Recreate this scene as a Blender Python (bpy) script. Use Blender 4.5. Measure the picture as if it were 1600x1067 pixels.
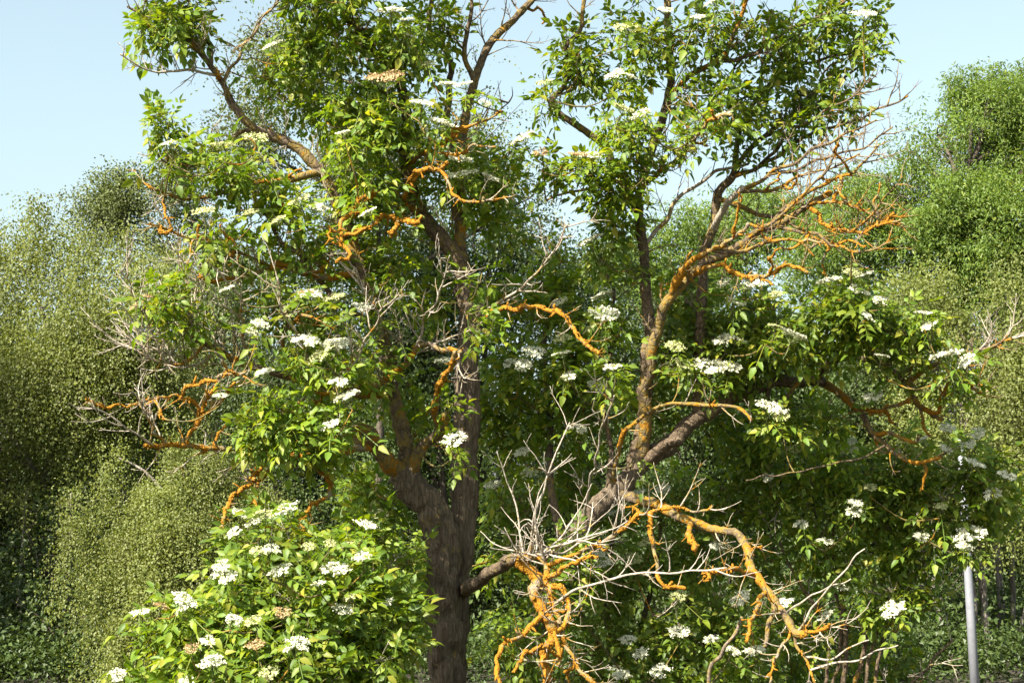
import bpy, math, numpy as np
from mathutils import Vector, Matrix
rad = math.radians
rng = np.random.default_rng(11)
for o in list(bpy.data.objects): bpy.data.objects.remove(o)
scene = bpy.context.scene
COL = scene.collection

# ------------------------------------------------------------------ camera, sky, sun, exposure
F_PX, W_PX, H_PX = 2600.0, 1600.0, 1067.0        # focal length in photo pixels
CAM = np.array([0.0, -10.0, 1.7])
HORIZON = 806.0
PITCH = math.atan((HORIZON - H_PX/2)/F_PX)
cd = bpy.data.cameras.new('camera'); cam = bpy.data.objects.new('camera', cd); COL.objects.link(cam)
cam.location = CAM; cam.rotation_euler = (rad(90)+PITCH, 0, 0)
cd.sensor_width = 36.0; cd.lens = F_PX*36.0/W_PX; cd.clip_start = 0.1; cd.clip_end = 2000
scene.camera = cam

SUN_EL, SUN_AZ = rad(46), rad(43)                 # azimuth: how far left of straight behind the camera
to_sun = Vector((-math.sin(SUN_AZ)*math.cos(SUN_EL), -math.cos(SUN_AZ)*math.cos(SUN_EL), math.sin(SUN_EL)))
world = bpy.data.worlds.new('World'); scene.world = world; world.use_nodes = True
nt = world.node_tree; nt.nodes.clear()
sky = nt.nodes.new('ShaderNodeTexSky'); sky.sky_type = 'NISHITA'; sky.sun_disc = False
sky.sun_elevation = SUN_EL; sky.sun_rotation = math.atan2(to_sun.x, to_sun.y) % (2*math.pi)
sky.air_density = 1.0; sky.dust_density = 3.0; sky.ozone_density = 2.5
bg = nt.nodes.new('ShaderNodeBackground'); bg.inputs['Strength'].default_value = 0.10
wo = nt.nodes.new('ShaderNodeOutputWorld')
hsv = nt.nodes.new('ShaderNodeHueSaturation'); hsv.inputs['Saturation'].default_value = 0.60; hsv.inputs['Hue'].default_value = 0.46; hsv.inputs['Value'].default_value = 0.71   # sky colour paler, dimmer and nearer cyan
nt.links.new(sky.outputs[0], hsv.inputs['Color']); nt.links.new(hsv.outputs[0], bg.inputs['Color']); nt.links.new(bg.outputs[0], wo.inputs['Surface'])
sl = bpy.data.lights.new('sun', 'SUN'); sl.energy = 5.0; sl.angle = rad(0.53); sl.color = (1.0, 0.94, 0.84)
sun = bpy.data.objects.new('sun', sl); COL.objects.link(sun)
sun.rotation_euler = to_sun.to_track_quat('Z', 'Y').to_euler()
vs = scene.view_settings; vs.view_transform = 'Standard'; vs.look = 'None'; vs.gamma = 1.0; vs.use_curve_mapping = False
vs.exposure = 1.88
scene.render.resolution_x, scene.render.resolution_y = 1024, 682
scene.render.engine = 'CYCLES'
scene.cycles.max_bounces = 6; scene.cycles.transmission_bounces = 4; scene.cycles.transparent_max_bounces = 8

# ------------------------------------------------------------------ photo pixel -> point at a known depth
def P(px, py, Y):
    """point on the plane y = Y seen at photo pixel (px, py)"""
    px = np.asarray(px, float); py = np.asarray(py, float); Y = np.asarray(Y, float)
    dx = (px - W_PX/2)/F_PX; dy = -(py - H_PX/2)/F_PX
    c, s = math.cos(PITCH), math.sin(PITCH)
    ry = c - dy*s; rz = s + dy*c
    t = (Y - CAM[1])/ry
    return np.stack([CAM[0] + dx*t, np.broadcast_to(Y, t.shape)*1.0, CAM[2] + rz*t], -1)
def project(p):
    d = p - CAM; c, s = math.cos(PITCH), math.sin(PITCH)
    fw = d[..., 1]*c + d[..., 2]*s; up = -d[..., 1]*s + d[..., 2]*c
    return np.stack([W_PX/2 + F_PX*d[..., 0]/fw, H_PX/2 - F_PX*up/fw, fw], -1)
def mpp(Y): return (Y - CAM[1])/F_PX/math.cos(PITCH)*1.0

# ------------------------------------------------------------------ numpy noise
def _hash(i, j, k, s):
    h = (i*374761393 + j*668265263 + k*2147483647 + s*144269) & 0xffffffff
    h = ((h ^ (h >> 13))*1274126177) & 0xffffffff
    return ((h ^ (h >> 16)) & 0xffff)/65535.0
def vnoise(p, f=1.0, s=0):
    p = np.asarray(p, float)*f; i = np.floor(p).astype(np.int64); u = p - i; u = u*u*(3-2*u)
    r = 0
    for a in (0, 1):
        for b in (0, 1):
            for c in (0, 1):
                w = (u[..., 0] if a else 1-u[..., 0])*(u[..., 1] if b else 1-u[..., 1])*(u[..., 2] if c else 1-u[..., 2])
                r = r + w*_hash(i[..., 0]+a, i[..., 1]+b, i[..., 2]+c, s)
    return r
def unit(v):
    v = np.asarray(v, float); return v/np.maximum(np.linalg.norm(v, axis=-1, keepdims=True), 1e-9)
def rsphere(n): return unit(rng.normal(size=(n, 3)))

# ------------------------------------------------------------------ materials
def new_mat(name):
    m = bpy.data.materials.new(name); m.use_nodes = True; m.node_tree.nodes.clear(); return m, m.node_tree
def N(t, typ, **kw):
    n = t.nodes.new(typ)
    for k, v in kw.items(): setattr(n, k, v)
    return n
def ramp(t, pts, interp='LINEAR'):
    r = N(t, 'ShaderNodeValToRGB'); e = r.color_ramp.elements; r.color_ramp.interpolation = interp
    while len(e) < len(pts): e.new(0.5)
    for el, (p, c) in zip(e, pts): el.position = p; el.color = (*c, 1) if len(c) == 3 else c
    return r
def leaf_mat(name, cols, trans, tfac=0.35, rough=0.4, spec=0.5):
    m, t = new_mat(name); L = t.links
    geo = N(t, 'ShaderNodeNewGeometry'); oi = N(t, 'ShaderNodeObjectInfo')
    add = N(t, 'ShaderNodeMath', operation='ADD'); fr = N(t, 'ShaderNodeMath', operation='FRACT')
    L.new(geo.outputs['Random Per Island'], add.inputs[0]); L.new(oi.outputs['Random'], add.inputs[1]); L.new(add.outputs[0], fr.inputs[0])
    r = ramp(t, [(i/(len(cols)-1), c) for i, c in enumerate(cols)]); L.new(fr.outputs[0], r.inputs[0])
    tc = N(t, 'ShaderNodeTexCoord'); no = N(t, 'ShaderNodeTexNoise'); no.inputs['Scale'].default_value = 1.6; no.inputs['Detail'].default_value = 2
    L.new(geo.outputs['Position'], no.inputs['Vector'])
    hs = N(t, 'ShaderNodeHueSaturation')
    mr = N(t, 'ShaderNodeMapRange'); mr.inputs[1].default_value = 0.3; mr.inputs[2].default_value = 0.7; mr.inputs[3].default_value = 0.8; mr.inputs[4].default_value = 1.2
    L.new(no.outputs[0], mr.inputs[0]); L.new(mr.outputs[0], hs.inputs['Value']); L.new(r.outputs[0], hs.inputs['Color'])
    b = N(t, 'ShaderNodeBsdfPrincipled'); b.inputs['Roughness'].default_value = rough; b.inputs['Specular IOR Level'].default_value = spec
    L.new(hs.outputs[0], b.inputs['Base Color'])
    tr = N(t, 'ShaderNodeBsdfTranslucent')
    mx = N(t, 'ShaderNodeMix', data_type='RGBA', blend_type='MULTIPLY'); mx.inputs[0].default_value = 1.0
    L.new(hs.outputs[0], mx.inputs[6]); mx.inputs[7].default_value = (*trans, 1); L.new(mx.outputs[2], tr.inputs['Color'])
    ms = N(t, 'ShaderNodeMixShader'); ms.inputs[0].default_value = tfac
    L.new(b.outputs[0], ms.inputs[1]); L.new(tr.outputs[0], ms.inputs[2])
    o = N(t, 'ShaderNodeOutputMaterial'); L.new(ms.outputs[0], o.inputs['Surface'])
    return m
def bark_mat(name, dark, light, lichen=True, scale=9.0, bump=0.55, zs=0.13):
    m, t = new_mat(name); L = t.links
    geo = N(t, 'ShaderNodeNewGeometry')
    mp = N(t, 'ShaderNodeMapping'); mp.inputs['Scale'].default_value = (1, 1, zs); L.new(geo.outputs['Position'], mp.inputs['Vector'])
    n1 = N(t, 'ShaderNodeTexNoise'); n1.inputs['Scale'].default_value = scale*4; n1.inputs['Detail'].default_value = 5; n1.inputs['Roughness'].default_value = 0.65
    L.new(mp.outputs[0], n1.inputs['Vector'])
    v1 = N(t, 'ShaderNodeTexVoronoi', feature='DISTANCE_TO_EDGE'); v1.inputs['Scale'].default_value = scale*5; L.new(mp.outputs[0], v1.inputs['Vector'])
    r1 = ramp(t, [(0.25, dark), (0.55, tuple((a+b)/2 for a, b in zip(dark, light))), (0.78, light)]); L.new(n1.outputs[0], r1.inputs[0])
    r2 = ramp(t, [(0.0, (0.22,)*3), (0.16, (1,)*3)]); L.new(v1.outputs['Distance'], r2.inputs[0])
    mu = N(t, 'ShaderNodeMix', data_type='RGBA', blend_type='MULTIPLY'); mu.inputs[0].default_value = 0.5
    L.new(r1.outputs[0], mu.inputs[6]); L.new(r2.outputs[0], mu.inputs[7])
    col = mu.outputs[2]
    n2 = N(t, 'ShaderNodeTexNoise'); n2.inputs['Scale'].default_value = 22; n2.inputs['Detail'].default_value = 5; n2.inputs['Roughness'].default_value = 0.62
    L.new(geo.outputs['Position'], n2.inputs['Vector'])
    n3 = N(t, 'ShaderNodeTexNoise'); n3.inputs['Scale'].default_value = 95; n3.inputs['Detail'].default_value = 8; n3.inputs['Roughness'].default_value = 0.8; L.new(geo.outputs['Position'], n3.inputs['Vector'])
    if lichen:
        at = N(t, 'ShaderNodeAttribute'); at.attribute_name = 'lichen'
        sc_ = N(t, 'ShaderNodeMath', operation='MULTIPLY_ADD'); sc_.inputs[1].default_value = 1.5; sc_.inputs[2].default_value = -.25; L.new(n2.outputs[0], sc_.inputs[0])
        su = N(t, 'ShaderNodeMath', operation='ADD'); L.new(sc_.outputs[0], su.inputs[0]); L.new(at.outputs['Fac'], su.inputs[1])
        mk = ramp(t, [(0.93, (0,)*3), (1.03, (1,)*3)]); L.new(su.outputs[0], mk.inputs[0])
        lc = ramp(t, [(0.30, (0.085, 0.038, 0.006)), (0.43, (0.21, 0.090, 0.006)), (0.56, (0.31, 0.142, 0.006)), (0.74, (0.38, 0.225, 0.018))]); L.new(n3.outputs[0], lc.inputs[0])
        ok_ = ramp(t, [(0.68, (0,)*3), (0.90, (0.75,)*3)]); L.new(su.outputs[0], ok_.inputs[0])      # olive algae film round the lichen
        mo = N(t, 'ShaderNodeMix', data_type='RGBA'); L.new(ok_.outputs[0], mo.inputs[0]); L.new(col, mo.inputs[6]); mo.inputs[7].default_value = (0.20, 0.145, 0.03, 1); col = mo.outputs[2]
        mx = N(t, 'ShaderNodeMix', data_type='RGBA'); L.new(mk.outputs[0], mx.inputs[0]); L.new(col, mx.inputs[6]); L.new(lc.outputs[0], mx.inputs[7]); col = mx.outputs[2]
    b = N(t, 'ShaderNodeBsdfPrincipled'); b.inputs['Roughness'].default_value = 0.88; b.inputs['Specular IOR Level'].default_value = 0.25
    L.new(col, b.inputs['Base Color'])
    ad = N(t, 'ShaderNodeMath', operation='ADD'); L.new(n1.outputs[0], ad.inputs[0]); L.new(r2.outputs[0], ad.inputs[1])
    a2 = N(t, 'ShaderNodeMath', operation='ADD'); L.new(ad.outputs[0], a2.inputs[0]); L.new(n3.outputs[0], a2.inputs[1]); ad = a2
    bp = N(t, 'ShaderNodeBump'); bp.inputs['Strength'].default_value = bump; bp.inputs['Distance'].default_value = 0.010
    L.new(ad.outputs[0], bp.inputs['Height']); L.new(bp.outputs[0], b.inputs['Normal'])
    o = N(t, 'ShaderNodeOutputMaterial'); L.new(b.outputs[0], o.inputs['Surface'])
    return m
def plain_mat(name, cols, rough=0.7, scale=8, metal=0.0, spec=0.5, trans=None):
    m, t = new_mat(name); L = t.links
    geo = N(t, 'ShaderNodeNewGeometry'); no = N(t, 'ShaderNodeTexNoise'); no.inputs['Scale'].default_value = scale; no.inputs['Detail'].default_value = 5
    L.new(geo.outputs['Position'], no.inputs['Vector'])
    r = ramp(t, [(0.3+0.4*i/(len(cols)-1), c) for i, c in enumerate(cols)]); L.new(no.outputs[0], r.inputs[0])
    b = N(t, 'ShaderNodeBsdfPrincipled'); b.inputs['Roughness'].default_value = rough; b.inputs['Metallic'].default_value = metal
    b.inputs['Specular IOR Level'].default_value = spec
    L.new(r.outputs[0], b.inputs['Base Color']); out = b.outputs[0]
    if trans:
        tr = N(t, 'ShaderNodeBsdfTranslucent'); tr.inputs['Color'].default_value = (*trans, 1)
        ms = N(t, 'ShaderNodeMixShader'); ms.inputs[0].default_value = 0.3; L.new(out, ms.inputs[1]); L.new(tr.outputs[0], ms.inputs[2]); out = ms.outputs[0]
    o = N(t, 'ShaderNodeOutputMaterial'); L.new(out, o.inputs['Surface'])
    return m
M = {}
M['elder_leaf'] = leaf_mat('elder leaf', [(0.060, 0.108, 0.013), (0.100, 0.160, 0.014), (0.076, 0.134, 0.014), (0.165, 0.210, 0.018), (0.108, 0.165, 0.015), (0.22, 0.215, 0.025)], (2.4, 2.3, 0.5), 0.34, 0.5, 0.28)
M['birch_leaf'] = leaf_mat('birch leaf', [(0.120, 0.145, 0.036), (0.145, 0.165, 0.042), (0.130, 0.154, 0.038), (0.170, 0.180, 0.055)], (2.1, 2.1, 0.9), 0.34, 0.5, 0.3)
M['birch_dark'] = leaf_mat('thin birch leaf', [(0.075, 0.098, 0.030), (0.110, 0.130, 0.042), (0.09, 0.11, 0.034)], (1.8, 1.8, 0.9), 0.25, 0.5, 0.3)
M['ash_leaf'] = leaf_mat('ash leaf', [(0.085, 0.138, 0.026), (0.115, 0.170, 0.030), (0.100, 0.152, 0.030), (0.16, 0.190, 0.030)], (2.0, 2.1, 0.8), 0.32, 0.5, 0.3)
M['hedge_leaf'] = leaf_mat('wood leaf', [(0.034, 0.058, 0.013), (0.054, 0.080, 0.017), (0.044, 0.068, 0.015)], (1.8, 1.8, 0.8), 0.2, 0.5, 0.3)  # leaf colour darkened to deepen the shade of wood and thickets
M['bark'] = bark_mat('elder bark', (0.05, 0.036, 0.022), (0.205, 0.155, 0.10))
M['limb_bark'] = bark_mat('elder limb bark', (0.05, 0.034, 0.02), (0.20, 0.145, 0.09), scale=6.0, zs=0.8)
M['twig'] = bark_mat('dead twig', (0.24, 0.195, 0.14), (0.52, 0.46, 0.37), bump=0.25, zs=0.8)
M['twig_brown'] = bark_mat('brown dead twig', (0.13, 0.095, 0.065), (0.34, 0.27, 0.20), bump=0.4, zs=0.8)
M['twig_live'] = bark_mat('live twig', (0.05, 0.045, 0.02), (0.15, 0.125, 0.06), bump=0.2)
M['birch_bark'] = bark_mat('birch bark', (0.07, 0.055, 0.045), (0.42, 0.37, 0.31), lichen=False, scale=4)
M['dark_bark'] = bark_mat('wood bark', (0.04, 0.03, 0.022), (0.15, 0.12, 0.09), lichen=False)
M['flower'] = plain_mat('elder flower', [(0.62, 0.62, 0.44), (0.78, 0.76, 0.60)], 0.75, 40, trans=(0.6, 0.62, 0.42))
M['flower_bud'] = plain_mat('elder flower bud', [(0.42, 0.44, 0.17), (0.62, 0.60, 0.32)], 0.75, 40, trans=(0.4, 0.45, 0.15))
M['flower_old'] = plain_mat('spent elder flower', [(0.34, 0.19, 0.08), (0.55, 0.42, 0.22)], 0.8, 40, trans=(0.4, 0.3, 0.12))
M['stalk'] = plain_mat('flower stalk', [(0.16, 0.22, 0.06), (0.22, 0.26, 0.09)], 0.6)

# ------------------------------------------------------------------ mesh helpers
def tag(o, label=None, cat=None, group=None, kind=None):
    if label: o['label'] = label
    if cat: o['category'] = cat
    if group: o['group'] = group
    if kind: o['kind'] = kind
    return o
def empty(name, loc):
    o = bpy.data.objects.new(name, None); o.location = loc; o.empty_display_size = 0.2; COL.objects.link(o); return o
def np_mesh(name, v, faces, mats, attr=None, mat_idx=None, smooth=True):
    """faces: list of integer arrays (n,k), k = 3 or 4"""
    me = bpy.data.meshes.new(name); v = np.asarray(v, np.float32)
    me.vertices.add(len(v)); me.vertices.foreach_set('co', v.ravel())
    loops = np.concatenate([f.ravel() for f in faces]).astype(np.int32)
    tot = np.concatenate([np.full(len(f), f.shape[1]) for f in faces]).astype(np.int32)
    st = np.concatenate([[0], np.cumsum(tot)[:-1]]).astype(np.int32)
    me.loops.add(len(loops)); me.loops.foreach_set('vertex_index', loops)
    me.polygons.add(len(tot)); me.polygons.foreach_set('loop_start', st); me.polygons.foreach_set('loop_total', tot)
    me.polygons.foreach_set('use_smooth', np.full(len(tot), smooth))
    for m in (mats if isinstance(mats, (list, tuple)) else [mats]): me.materials.append(m)
    if mat_idx is not None: me.polygons.foreach_set('material_index', np.asarray(mat_idx, np.int32))
    if attr is not None:
        a = me.attributes.new('lichen', 'FLOAT', 'POINT'); a.data.foreach_set('value', np.asarray(attr, np.float32))
    me.update(calc_edges=True)
    return me
def link(name, me, parent=None, loc=None):
    o = bpy.data.objects.new(name, me); COL.objects.link(o)
    if parent: o.parent = parent
    if loc is not None: o.location = loc
    return o
def catmull(p, step):
    p = np.asarray(p, float)
    if len(p) < 2: return p, np.zeros(len(p))
    q = np.vstack([2*p[0]-p[1], p, 2*p[-1]-p[-2]]); out = []; par = []
    for i in range(1, len(q)-2):
        n = max(2, int(np.linalg.norm(q[i+1, :3]-q[i, :3])/step))
        t = np.linspace(0, 1, n, endpoint=False)[:, None]
        a, b, c, d = q[i-1], q[i], q[i+1], q[i+2]
        out.append(0.5*((2*b)+(-a+c)*t+(2*a-5*b+4*c-d)*t*t+(-a+3*b-3*c+d)*t**3)); par.append(i-1+t[:, 0])
    out.append(p[-1:]); par.append(np.array([len(p)-1.0]))
    return np.vstack(out), np.concatenate(par)
class Tubes:
    def __init__(self): self.v = []; self.f3 = []; self.f4 = []; self.a = []; self.n = 0
    def add(self, pts, r, sides=6, lichen=0.0, lump=0.0, ridge=0.0, seed=0, cap=True):
        pts = np.asarray(pts, float); k = len(pts); r = np.broadcast_to(r, (k,)); li = np.broadcast_to(lichen, (k,))
        t = unit(np.gradient(pts, axis=0))
        u = np.zeros((k, 3)); ref = np.array([0.31, 0.9, 0.2]) if abs(t[0] @ unit([0.31, 0.9, 0.2])) < 0.9 else np.array([1.0, 0, 0])
        x = ref
        for i in range(k):
            x = x - (x @ t[i])*t[i]; x = x/max(np.linalg.norm(x), 1e-9); u[i] = x
        w = np.cross(t, u); an = np.linspace(0, 2*math.pi, sides, endpoint=False)
        ca, sa = np.cos(an)[None, :, None], np.sin(an)[None, :, None]
        dirs = ca*u[:, None]+sa*w[:, None]
        base = pts[:, None]+dirs*r[:, None, None]
        if lump or ridge:
            nz = vnoise(base, 38, seed)-0.5; n2 = vnoise(base, 95, seed+3)-0.5; n0 = vnoise(base, 9, seed+5)-0.5
            f = 1+lump*(1.0*nz+0.5*n0)+ridge*(vnoise(base*np.array([1, 1, .22]), 45, seed+9)-0.5)
            ext = np.maximum(li[:, None]-0.35, 0)*0.02*np.maximum(0, n2+nz+0.1)
            base = pts[:, None]+dirs*(r[:, None]*f+ext)[..., None]
        v = base.reshape(-1, 3)
        i = np.arange(k-1)[:, None]*sides; j = np.arange(sides)[None]; j2 = (j+1) % sides
        self.f4.append((np.stack([i+j, i+j2, i+sides+j2, i+sides+j], -1).reshape(-1, 4))+self.n)
        if cap:
            tip = pts[-1]+t[-1]*r[-1]*0.8; v = np.vstack([v, tip[None], (pts[0]-t[0]*r[0]*0.3)[None]])
            b = (k-1)*sides; jj = np.arange(sides)
            self.f3.append(np.stack([b+jj, b+(jj+1) % sides, np.full(sides, k*sides)], -1)+self.n)
            self.f3.append(np.stack([(jj+1) % sides, jj, np.full(sides, k*sides+1)], -1)+self.n)
            self.a.append(np.concatenate([np.repeat(li, sides), [li[-1], li[0]]]))
        else: self.a.append(np.repeat(li, sides))
        self.v.append(v); self.n += len(v)
    def mesh(self, name, mat, origin=(0, 0, 0)):
        return np_mesh(name, np.vstack(self.v)-np.asarray(origin), [np.vstack(x) for x in (self.f4, self.f3) if x], mat, np.concatenate(self.a))

# ------------------------------------------------------------------ leaf templates
def elder_leaf_template(nl, curl, seed):
    """compound leaf along +x, upper side +z; ovate pointed leaflets in pairs and one at the end; unit = metres"""
    r = np.random.default_rng(seed); V = []; Q = []; T = []; n = 0
    Lr = 0.12
    def rach(s): return np.array([s*Lr, 0, -curl*0.10*s*s])
    for s0, s1 in ((0, .5), (.5, 1)):
        a, b = rach(s0), rach(s1); w = 0.0016
        V += [a+[0, -w, 0], a+[0, w, 0], b+[0, w, 0], b+[0, -w, 0]]; Q.append([n, n+1, n+2, n+3]); n += 4
    spots = [(1.0, 0)]
    k = (nl-1)//2
    for i in range(k):
        s = 0.92-0.36*i if k == 2 else 0.95-0.27*i
        spots += [(s, 1), (s, -1)]
    for s, side in spots:
        L = 0.063*(1.08 if side == 0 else r.uniform(.82, 1.0)); w = L*r.uniform(.42, .54)/2*1.05
        yaw = side*rad(r.uniform(52, 68)); pit = rad(r.uniform(8, 30))*curl; roll = rad(r.uniform(-22, 22))
        xs = np.array([0, .30, .66, 1.0]); ws = np.array([0, 1.0, .74, 0])*w; fold = .32
        loc = []
        for xi, wi in zip(xs, ws):
            z = -0.28*L*xi*xi*curl
            loc.append([xi*L+0.006, 0, z])
            if wi > 0: loc += [[xi*L+0.006, wi, z+wi*fold], [xi*L+0.006, -wi, z+wi*fold]]
        loc = np.array(loc)                                    # 0 base,1 m1,2 l1,3 r1,4 m2,5 l2,6 r2,7 tip
        mt = np.array((Matrix.Rotation(yaw, 3, 'Z') @ Matrix.Rotation(pit, 3, 'Y') @ Matrix.Rotation(roll, 3, 'X')))
        loc = loc @ mt.T + rach(s)
        V += list(loc); Q += [[n+1, n+4, n+5, n+2], [n+1, n+3, n+6, n+4]]
        T += [[n, n+1, n+2], [n, n+3, n+1], [n+4, n+7, n+5], [n+4, n+6, n+7]]; n += 8
    return np.array(V), np.array(Q), np.array(T)
LEAF = [elder_leaf_template(a, c, s) for a, c, s in ((5, 1.0, 1), (5, .5, 2), (7, 1.3, 3), (5, 1.5, 4), (7, .7, 5))]
def frames(fwd, upn):
    x = unit(fwd); z = upn-(upn*x).sum(-1, keepdims=True)*x; z = unit(z); y = np.cross(z, x)
    return np.stack([x, y, z], -1)
def joined_leaves(name, tid, Rm, pos, sc, mat, origin):
    V = []; Q = []; T = []; n = 0
    for k, (v, q, t) in enumerate(LEAF):
        ii = np.where(tid == k)[0]
        if not len(ii): continue
        vv = np.einsum('nij,vj->nvi', Rm[ii], v)*sc[ii][:, None, None]+pos[ii][:, None]
        off = (np.arange(len(ii))*len(v))[:, None, None]+n
        Q.append((q[None]+off).reshape(-1, 4)); T.append((t[None]+off).reshape(-1, 3)); V.append(vv.reshape(-1, 3)); n += len(ii)*len(v)
    return np_mesh(name, np.vstack(V)-origin, [np.vstack(Q), np.vstack(T)], mat)

# ------------------------------------------------------------------ flower heads (flat-topped plates of tiny stars)
def flower_mesh(name, seed, mat, dens=1.0):
    r = np.random.default_rng(seed); V = []; F3 = []; n = 0; tb = Tubes()
    hub = np.array([0, 0, -0.045]); tb.add([[0, 0, -0.12], [0.004, 0, -0.08], hub], [.0022, .002, .002], 4)
    rays = []
    for k in range(5):
        a = k*2*math.pi/5+r.uniform(-.3, .3); L = r.uniform(.8, 1.12)
        for s in range(6):
            rr = 0.068*math.sqrt(r.uniform(.03, 1))*L; aa = a+r.uniform(-.62, .62)
            p = np.array([rr*math.cos(aa), rr*math.sin(aa), -1.6*rr*rr+r.uniform(-.005, .005)]); rays.append(p)
            if s < 4: tb.add([hub, (hub+p)/2+[0, 0, -.004], p], [.0012, .001, .0007], 3, cap=False)
    for p in rays:
        for q in range(int(13*dens)):
            c = p+np.append(r.normal(0, .0085, 2), r.normal(0.002, .003)); R = r.uniform(.0042, .0066)
            nrm = unit(np.array([c[0]*4, c[1]*4, 1])+r.normal(0, .3, 3)); m = frames(unit(r.normal(size=3))[None], nrm[None])[0]
            an = np.arange(5)*2*math.pi/5
            ring = np.stack([np.cos(an)*R, np.sin(an)*R, np.full(5, .0012)], -1)
            V.append(np.vstack([[0, 0, 0], ring]) @ m.T + c)
            F3 += [[n, n+1+i, n+1+(i+1) % 5] for i in range(5)]; n += 6
    v2 = np.vstack(tb.v); F3 = np.array(F3)
    f4 = np.vstack(tb.f4)+n; f3b = (np.vstack(tb.f3)+n) if tb.f3 else np.zeros((0, 3), int)
    idx = np.concatenate([np.zeros(len(F3)), np.ones(len(f3b)), np.ones(len(f4))])
    return np_mesh(name, np.vstack(V+[v2]), [F3, f3b, f4], [mat, M['stalk']], mat_idx=idx, smooth=False)
FLOWER = [flower_mesh('flower_head', i, M['flower']) for i in range(5)]
FLOWER_BUD = [flower_mesh('flower_head_bud', 20+i, M['flower_bud'], .8) for i in range(2)]
FLOWER_OLD = [flower_mesh('flower_head_spent', 30+i, M['flower_old'], .7) for i in range(2)]

# ------------------------------------------------------------------ ground
def build_ground():
    xs = np.unique(np.concatenate([np.linspace(-300, -30, 12), np.linspace(-30, 30, 61), np.linspace(30, 300, 12)]))
    ys = np.unique(np.concatenate([np.linspace(-60, -14, 8), np.linspace(-14, 40, 61), np.linspace(40, 500, 16)]))
    X, Y = np.meshgrid(xs, ys); Z = 0.10*(vnoise(np.stack([X, Y, X*0], -1), .35, 4)-.5)
    v = np.stack([X, Y, Z], -1).reshape(-1, 3); nx = len(xs)
    i = (np.arange(len(ys)-1)[:, None]*nx+np.arange(nx-1)[None]).ravel()
    o = link('ground', np_mesh('ground', v, [np.stack([i, i+1, i+nx+1, i+nx], -1)],
             plain_mat('woodland ground', [(0.022, 0.017, 0.011), (0.038, 0.032, 0.016), (0.035, 0.045, 0.014)], 0.95, 3)))
    tag(o, kind='structure')
build_ground()

# ------------------------------------------------------------------ background trees: trunk, limbs, crown of many small leaves
def spray_leaves(s, d, m, step, leaf, asp, jit, outward, upb):
    n = len(s); k = np.arange(m)
    c = s[:, None]+d[:, None]*(k*step)[None, :, None]+rng.normal(0, jit, (n, m, 3))
    c[..., 2] -= 0.35*step*(k**1.6)[None]*0.35
    c = c.reshape(-1, 3); q = len(c)
    nrm = unit(np.repeat(outward, m, 0)*0.5+np.array([0, 0, upb])+rng.normal(0, .5, (q, 3)))
    fw = unit(np.repeat(d, m, 0)*0.6+rng.normal(0, .7, (q, 3))+np.array([0, 0, -.35])); R = frames(fw, nrm)
    sz = leaf*rng.uniform(.7, 1.2, q); 
    t = np.array([[0, 0, 0], [.45, asp/2, .10], [1, 0, -.06], [.45, -asp/2, .10]])
    return (np.einsum('nij,vj->nvi', R, t)*sz[:, None, None]+c[:, None]).reshape(-1, 3)
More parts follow.
